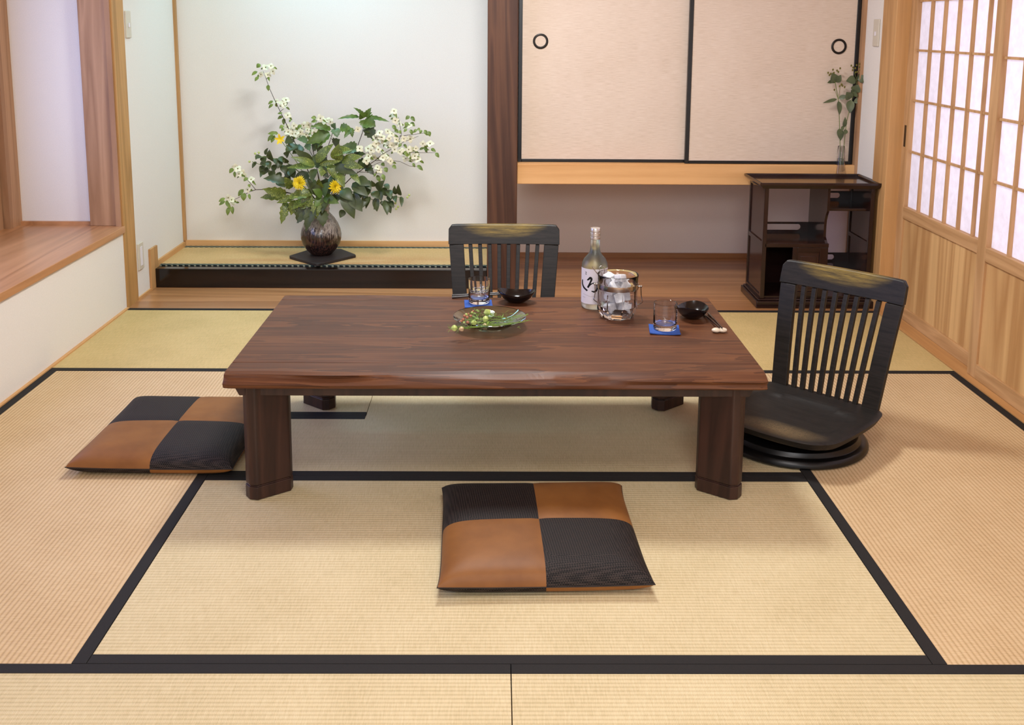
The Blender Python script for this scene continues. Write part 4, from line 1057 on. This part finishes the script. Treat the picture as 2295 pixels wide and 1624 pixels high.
dogwood('broad white dogwood spray spreading to the right', [[mouth, (745, 440, 3.40), (790, 395, 3.38), (840, 360, 3.38), (858, 345, 3.38), (905, 318, 3.38), (938, 305, 3.38)], [(840, 360, 3.38), (870, 358, 3.37), (897, 362, 3.37), (918, 372, 3.37), (935, 373, 3.37)], [(820, 378, 3.38), (855, 362, 3.37)],
    [(858, 345, 3.38), (845, 320, 3.39), (838, 300, 3.39)], [(890, 322, 3.38), (900, 300, 3.39), (893, 262, 3.39)], [(895, 305, 3.39), (920, 302, 3.39), (950, 298, 3.39), (963, 297, 3.38)], [(905, 340, 3.38), (940, 342, 3.38), (976, 342, 3.37)], [(800, 385, 3.36), (825, 386, 3.35), (850, 388, 3.35)]],
    [(883, 249), (883, 257), (886, 270), (895, 278), (917, 280), (802, 290), (869, 294), (851, 298), (905, 311), (919, 311), (888, 313), (865, 318), (858, 316), (843, 322), (835, 327), (878, 325), (885, 335), (901, 337), (832, 337), (825, 333), (806, 333), (826, 350), (821, 360), (860, 345), (858, 354), (865, 353), (875, 361), (925, 354), (913, 349), (937, 357), (932, 333), (948, 322), (964, 322), (916, 335), (850, 382), (846, 375), (815, 418), (868, 327), (897, 340), (843, 308), (856, 308), (848, 335), (888, 323), (878, 300), (909, 355), (920, 335), (838, 352), (872, 310), (895, 318), (930, 350)], 1, 13, 3.38,
    [(918, 260, 909, 268, 9), (921, 261, 930, 272, 9), (914, 274, 908, 284, 10), (920, 275, 930, 283, 10), (912, 288, 905, 296, 7), (920, 290, 924, 302, 8), (935, 290, 925, 298, 7), (942, 289, 934, 291, 7), (945, 291, 941, 300, 7), (951, 291, 958, 304, 9), (960, 294, 964, 306, 10), (940, 335, 955, 330, 6), (950, 334, 962, 336, 7), (966, 333, 977, 340, 8), (976, 342, 984, 353, 9), (953, 336, 958, 342, 6), (888, 262, 875, 268, 8), (880, 280, 888, 292, 9), (885, 290, 893, 298, 9), (895, 292, 898, 300, 8), (900, 322, 893, 330, 7), (905, 323, 912, 332, 7), (935, 370, 948, 382, 9), (925, 365, 930, 375, 7), (880, 370, 888, 378, 9), (862, 375, 868, 386, 11), (855, 365, 862, 372, 9), (857, 390, 862, 405, 10), (845, 392, 852, 408, 10), (842, 388, 838, 396, 6), (930, 340, 940, 348, 9), (916, 350, 905, 342, 8)])
dogwood('low white dogwood branch reaching out to the left', [[mouth, (700, 445, 3.36), (640, 430, 3.33), (600, 424, 3.32), (573, 425, 3.32), (561, 429, 3.32), (530, 445, 3.32), (512, 452, 3.32)], [(573, 425, 3.32), (560, 409, 3.32), (545, 393, 3.32), (532, 378, 3.32)]],
    [(533, 378), (543, 387), (536, 390), (563, 402), (555, 425), (519, 448), (512, 443), (528, 374), (548, 395), (523, 452)], 1, 14, 3.32,
    [(524, 377, 514, 388, 10), (526, 384, 527, 398, 7), (556, 398, 546, 406, 8), (558, 412, 560, 420, 7), (546, 424, 534, 440, 11), (548, 432, 546, 450, 14), (558, 434, 561, 447, 7), (505, 444, 490, 452, 8), (505, 450, 491, 460, 8), (506, 450, 518, 468, 9), (514, 463, 510, 483, 10), (521, 462, 522, 480, 9)])
# large spotted leaves
def leafy(name, label, cat, paths, L, m, y0, seed, jag=0, group=None, sm='stem', shape=.9, lab=None):
    t, org = branch(name, label, cat, paths, .0032, .0015, sm, group); r = random.Random(seed)
    for it in L:
        x, y, x2, y2, w = it[:5]; mm = it[5] if len(it) > 5 else m; dy = it[6] if len(it) > 6 else 0
        Ya = y0+dy; bm = bmesh.new(); b = at(x, y, Ya)-org; e = at(x2, y2, Ya-r.uniform(.01, .05))-org
        leaf(bm, b, e, w*.00232, up=Vector((r.uniform(-.4, .4), -1, r.uniform(.1, .9))), fold=r.uniform(.15, .4), droop=r.uniform(.1, .22), seg=9, shape=shape, jag=jag)
        obj('leaf', bm, M[mm], t, recalc=False)
    return t
leafy('spotted_laurel_stem', 'yellow-speckled laurel rosette at the centre of the arrangement', 'foliage stem', [[mouth, (718, 430, 3.36), (710, 375, 3.31)], [(722, 450, 3.38), (755, 400, 3.33), (768, 362, 3.30)]], [
    (708, 372, 642, 376, 17), (706, 370, 652, 352, 18), (709, 364, 748, 322, 24), (716, 369, 766, 360, 13), (766, 362, 815, 376, 22), (770, 358, 812, 350, 20), (738, 368, 752, 402, 22), (720, 374, 737, 398, 20, 'leaf_dark'), (758, 386, 772, 420, 24), (785, 384, 808, 414, 16), (706, 378, 700, 408, 20, 'leaf_dark'), (756, 360, 760, 322, 30, 'leaf_spot'), (745, 345, 790, 336, 26), (728, 372, 720, 395, 22, 'leaf_spot'), (750, 372, 800, 390, 22, 'leaf_dark'), (700, 365, 660, 335, 22, 'leaf_dark', .04)], 'leaf_spot', 3.30, 21)
leafy('spotted_laurel_stem', 'yellow-speckled laurel leaves spreading low to the left of the vase neck', 'foliage stem', [[mouth, (700, 440, 3.35), (640, 432, 3.31)], [mouth, (690, 450, 3.34), (660, 460, 3.31)]], [
    (642, 434, 588, 423, 24), (642, 438, 583, 443, 20), (702, 432, 640, 446, 24), (655, 420, 637, 396, 22), (640, 408, 590, 400, 22, 'leaf_dark'), (642, 452, 630, 502, 20), (660, 448, 652, 482, 22), (690, 445, 655, 470, 24), (680, 455, 668, 500, 26, 'leaf_dark'), (705, 455, 686, 518, 26, 'leaf_dark'), (700, 440, 672, 470, 26), (722, 470, 724, 508, 26, 'leaf_dark'), (712, 450, 708, 490, 24, 'leaf_spot'), (660, 440, 620, 455, 16), (695, 470, 665, 500, 20, 'leaf_dark')], 'leaf_spot', 3.30, 22, jag=1)
leafy('ivy_tree_stem', 'upright stem with a crown of lobed leaves above the arrangement', 'foliage stem', [[mouth, (770, 400, 3.45), (795, 345, 3.47), (812, 298, 3.47), (819, 266, 3.47)]], [
    (817, 262, 792, 241, 12), (816, 264, 808, 250, 22), (819, 262, 832, 241, 14), (822, 262, 834, 252, 12), (805, 262, 756, 267, 10), (828, 262, 873, 273, 10), (818, 268, 842, 284, 34, 'leaf_mid'), (816, 268, 818, 290, 22, 'leaf_mid'), (822, 284, 845, 314, 28, 'leaf_dark'), (816, 288, 838, 300, 18, 'leaf_dark')], 'leaf_mid', 3.46, 23, jag=1, sm='stem', shape=.8)
leafy('ivy_tree_stem', 'darker stem of broad lobed leaves left of the leaf crown', 'foliage stem', [[mouth, (730, 400, 3.46), (733, 335, 3.46), (747, 293, 3.46)], [(728, 400, 3.45), (690, 330, 3.45)], [(732, 400, 3.45), (800, 330, 3.44)]], [
    (738, 296, 686, 322, 28, 'leaf_mid'), (738, 298, 712, 332, 24, 'leaf_mid'), (742, 290, 700, 283, 14), (748, 288, 752, 275, 16, 'leaf_blue'), (750, 288, 756, 308, 22, 'leaf_blue'), (762, 286, 788, 288, 20), (785, 286, 771, 310, 12), (786, 286, 790, 308, 12), (690, 318, 665, 312, 20, 'leaf_blue'), (690, 320, 695, 338, 18, 'leaf_blue'), (665, 325, 640, 345, 26, 'leaf_dark'), (680, 330, 655, 345, 26, 'leaf_dark'), (752, 330, 762, 312, 34, 'leaf_dark'), (800, 332, 768, 326, 26, 'leaf_blue'), (798, 330, 775, 345, 22, 'leaf_blue'), (700, 335, 722, 318, 22, 'leaf_dark'), (720, 340, 705, 325, 20, 'leaf_dark'), (640, 312, 660, 318, 20, 'leaf_dark'), (790, 350, 820, 345, 20, 'leaf_dark'), (800, 368, 835, 372, 26, 'leaf_dark'), (820, 372, 838, 392, 18, 'leaf_dark')], 'leaf_mid', 3.42, 24, jag=1, shape=.85)
leafy('glossy_leaf_stem', 'glossy dark leaves fanning from the vase mouth', 'foliage stem', [[mouth, (726, 455, 3.33), (722, 438, 3.29)]], [
    (722, 440, 700, 424, 22), (724, 438, 742, 408, 30, 'leaf_blue'), (726, 440, 760, 456, 22, 'leaf_mid'), (720, 442, 706, 464, 20, 'leaf_mid'), (700, 400, 694, 425, 26, 'leaf_dark'), (718, 436, 690, 402, 26, 'leaf_dark'), (720, 420, 715, 400, 20, 'leaf_spot'), (735, 440, 722, 478, 22, 'leaf_dark'), (770, 430, 794, 490, 32, 'leaf_dark'), (785, 435, 812, 474, 30, 'leaf_dark'), (765, 425, 790, 450, 30, 'leaf_dark'), (800, 400, 830, 415, 24, 'leaf_dark'), (745, 450, 770, 440, 20, 'leaf_dark'), (770, 470, 762, 488, 16, 'leaf_dark'), (790, 410, 825, 440, 26, 'leaf_dark'), (740, 395, 770, 430, 30, 'leaf_dark', .03), (690, 385, 660, 420, 30, 'leaf_dark', .05), (730, 400, 735, 440, 34, 'leaf_dark', .06), (700, 350, 740, 380, 36, 'leaf_dark', .07), (660, 370, 640, 400, 30, 'leaf_dark', .07), (760, 350, 780, 390, 34, 'leaf_dark', .08)], 'leaf_mid', 3.31, 25)
def hyper(label, paths, L, buds, y0, seed):
    t = leafy('hypericum_branch', label, 'foliage stem', paths, L, 'leaf_dark', y0, seed, 0, 'hypericum stems in the vase', 'stem_g', 1.0); org = Vector(t.location)
    for x, y in buds:
        bm = bmesh.new(); bmesh.ops.create_uvsphere(bm, u_segments=10, v_segments=8, radius=.0065); obj('bud', bm, M['pod'], t, smooth=True, loc=at(x, y, y0)-org)
hyper('small-leaved hypericum stem pushing out to the left with green buds', [[mouth, (690, 400, 3.40), (640, 362, 3.38), (600, 352, 3.36), (575, 350, 3.36)], [(650, 370, 3.38), (600, 375, 3.37), (565, 362, 3.36)]], [
    (594, 347, 601, 331, 9), (605, 358, 604, 335, 14), (612, 362, 606, 338, 12), (588, 352, 574, 356, 12), (580, 346, 573, 358, 10), (574, 362, 565, 377, 9), (590, 350, 594, 366, 16), (600, 360, 604, 380, 14), (585, 362, 596, 372, 12), (592, 372, 582, 386, 14), (590, 380, 583, 398, 10), (600, 375, 590, 392, 14), (615, 355, 625, 372, 14), (625, 352, 638, 365, 14), (630, 360, 622, 378, 14), (618, 368, 612, 386, 16), (632, 370, 640, 390, 16), (608, 382, 618, 400, 16), (628, 385, 625, 405, 16), (640, 350, 650, 338, 14), (645, 365, 635, 352, 14), (612, 395, 600, 380, 12), (640, 392, 650, 412, 18), (620, 405, 640, 420, 18), (650, 380, 660, 400, 20)], [(580, 342), (559, 362), (572, 344)], 3.37, 31)
hyper('small-leaved hypericum stem drooping to the lower right with yellow-green buds', [[mouth, (760, 430, 3.36), (820, 430, 3.34), (870, 438, 3.33), (905, 444, 3.32)], [(800, 430, 3.35), (850, 455, 3.33), (885, 462, 3.32)], [(790, 420, 3.35), (850, 412, 3.33), (862, 405, 3.33)]], [
    (887, 436, 884, 416, 11), (898, 438, 893, 412, 13), (899, 440, 900, 464, 10), (840, 418, 832, 404, 12), (845, 425, 862, 404, 20), (858, 420, 868, 440, 18), (850, 425, 855, 450, 20), (870, 425, 876, 446, 16), (876, 438, 872, 452, 16), (885, 438, 888, 454, 12), (838, 428, 845, 445, 20), (842, 442, 845, 474, 17), (848, 445, 838, 470, 12), (862, 448, 868, 482, 16), (866, 450, 876, 478, 16), (872, 450, 882, 466, 14), (830, 440, 820, 468, 12), (822, 438, 812, 466, 18), (828, 420, 815, 445, 20), (805, 415, 825, 430, 20), (818, 405, 832, 425, 18), (855, 450, 858, 462, 10), (806, 425, 800, 450, 24), (862, 412, 872, 425, 14)], [(913, 442), (917, 437), (886, 455), (892, 463), (888, 468)], 3.33, 32)
# yellow flowers
def mum(label, px, py, Y, R, tilt):
    c = at(px, py, Y); t = thing('chrysanthemum', label, 'flower', c, 0, 'yellow chrysanthemums'); r = random.Random(px); f = Vector(tilt).normalized(); a = f.orthogonal().normalized(); b = f.cross(a)
    bm = bmesh.new()
    for ring, (n, rad, el) in enumerate(((22, 1.0, .0), (20, .92, .30), (18, .75, .55), (14, .55, .85), (9, .35, 1.1))):
        for k in range(n):
            an = 2*PI*(k+.5*(ring % 2))/n+r.uniform(-.1, .1); d = (a*math.cos(an)+b*math.sin(an))*math.cos(el)+f*math.sin(el)
            leaf(bm, d*R*.1, d*R*rad*r.uniform(.88, 1.08), R*.24, up=f, fold=.6, droop=.12, seg=4)
    obj('petals', bm, M['petal_y'], t, recalc=False)
    bm = bmesh.new(); tube(bm, [-f*R*.1, (at(mouth[0], mouth[1], mouth[2])-c)*.4+Vector((0, .03, 0)), at(mouth[0], mouth[1], mouth[2])-c], .0025, 6); obj('stem', bm, M['stem_g'], t, smooth=True)
mum('full yellow chrysanthemum left of the vase neck', 671, 410, 3.24, .042, (-.35, -1, .25))
mum('yellow chrysanthemum half hidden by leaves right of the vase neck', 751, 418, 3.26, .040, (.75, -1, .1))
ly = thing('yellow_lily', 'single yellow six-petalled flower at the upper left of the arrangement', 'flower', at(628, 312, 3.36))
r6 = random.Random(2)
for k, an in enumerate((100, 35, -20, -75, -120, 170)):
    bm = bmesh.new(); d = Vector((math.cos(math.radians(an)), -.25, math.sin(math.radians(an)))); leaf(bm, Vector((0, 0, 0)), d*r6.uniform(.026, .033), .014, up=Vector((0, -1, 0)), fold=.2, droop=.1, seg=6, shape=1.15); obj('petal', bm, M['petal_y'], ly, recalc=False)
bm = bmesh.new(); q = at(*mouth)-Vector(ly.location); tube(bm, [Vector((0, .004, 0)), q*.4+Vector((0, .03, .01)), q], .0018, 6); obj('stem', bm, M['stem_g'], ly, smooth=True)

# ---------------------------------------------------------------- bud vase on the cabinet
bv = atz(1882, 392, .6045); 
gv = thing('bud_vase', 'slim clear glass bud vase half filled with water on the cabinet', 'vase', (bv.x, bv.y, .6047))
bm = bmesh.new(); lathe(bm, [(0, .001), (.026, 0), (.029, .004), (.0285, .012), (.024, .050), (.0195, .100), (.0165, .148), (.0150, .150), (.0145, .146), (.0175, .098), (.0205, .050), (.0215, .026), (.018, .021), (0, .020)], 48); obj('glass_body', bm, M['glass'], gv, smooth=True)
bm = bmesh.new(); lathe(bm, [(0, .0205), (.0172, .0215), (.0203, .028), (.0193, .050), (.0168, .085), (0, .085)], 40); obj('water', bm, M['water'], gv, smooth=True)
def sprig(label, path, leaves, berries, yv, seed):
    org = Vector((bv.x, bv.y, .6047+.15)); t = thing('hypericum_sprig', label, 'sprig', org, 0, 'sprigs in the bud vase'); r = random.Random(seed)
    bm = bmesh.new()
    for j, P in enumerate(path): tube(bm, [at(x, y, bv.y+q)-org for x, y, q in P], .0016 if j == 0 else .0009, 6)
    obj('stem', bm, M['stem_g'], t, smooth=True)
    for x, y, x2, y2, w in leaves:
        bm = bmesh.new(); dq = r.uniform(-.01, .01); leaf(bm, at(x, y, bv.y+dq)-org, at(x2, y2, bv.y+dq-.015)-org, w*.00225, up=Vector((r.uniform(-.3, .3), -1, .3)), fold=.2, droop=.12, seg=8, shape=1.0); obj('leaf', bm, M['leaf_sprig'], t, recalc=False)
    for x, y in berries:
        bm = bmesh.new(); bmesh.ops.create_uvsphere(bm, u_segments=10, v_segments=8, radius=.0042); bmesh.ops.scale(bm, vec=(1, 1, 1.35), verts=bm.verts); obj('berry', bm, M['flower_eye'], t, smooth=True, loc=at(x, y, bv.y-.01)-org)
sprig('left berried sprig in the bud vase, leaning towards the cupboard door', [[(1882, 385, 0), (1883, 330, 0), (1881, 260, 0), (1879, 225, 0), (1873, 190, 0), (1868, 170, 0)], [(1879, 222, 0), (1883, 195, 0)], [(1878, 220, 0), (1871, 202, 0)]],
    [(1876, 222, 1844, 231, 8), (1879, 226, 1881, 258, 13), (1881, 288, 1884, 315, 17), (1880, 220, 1900, 215, 11), (1871, 186, 1865, 163, 22), (1873, 184, 1885, 168, 16), (1866, 182, 1854, 186, 8)], [(1856, 163), (1862, 165), (1867, 156), (1869, 163), (1876, 158), (1883, 153), (1882, 193), (1888, 192), (1893, 195), (1870, 201), (1886, 189), (1859, 168), (1879, 161)], 0, 41)
sprig('right berried sprig in the bud vase, leaning towards the shoji', [[(1884, 388, 0), (1890, 340, 0), (1897, 275, 0), (1910, 220, 0), (1917, 200, 0), (1921, 180, 0)], [(1920, 178, 0), (1914, 160, 0)], [(1921, 178, 0), (1932, 155, 0)]],
    [(1906, 224, 1905, 254, 18), (1905, 222, 1897, 206, 20), (1914, 212, 1907, 202, 16), (1913, 230, 1940, 216, 13), (1915, 206, 1924, 190, 22), (1918, 178, 1896, 182, 20), (1922, 178, 1947, 176, 18), (1892, 285, 1894, 262, 10), (1896, 290, 1893, 302, 10), (1890, 282, 1886, 294, 7), (1925, 182, 1925, 165, 20), (1912, 215, 1918, 205, 18)], [(1908, 147), (1912, 151), (1917, 153), (1920, 146), (1911, 157), (1926, 150), (1928, 157), (1935, 152), (1942, 147), (1943, 155), (1936, 160), (1922, 161), (1918, 162), (1931, 145), (1926, 143)], 0, 42)
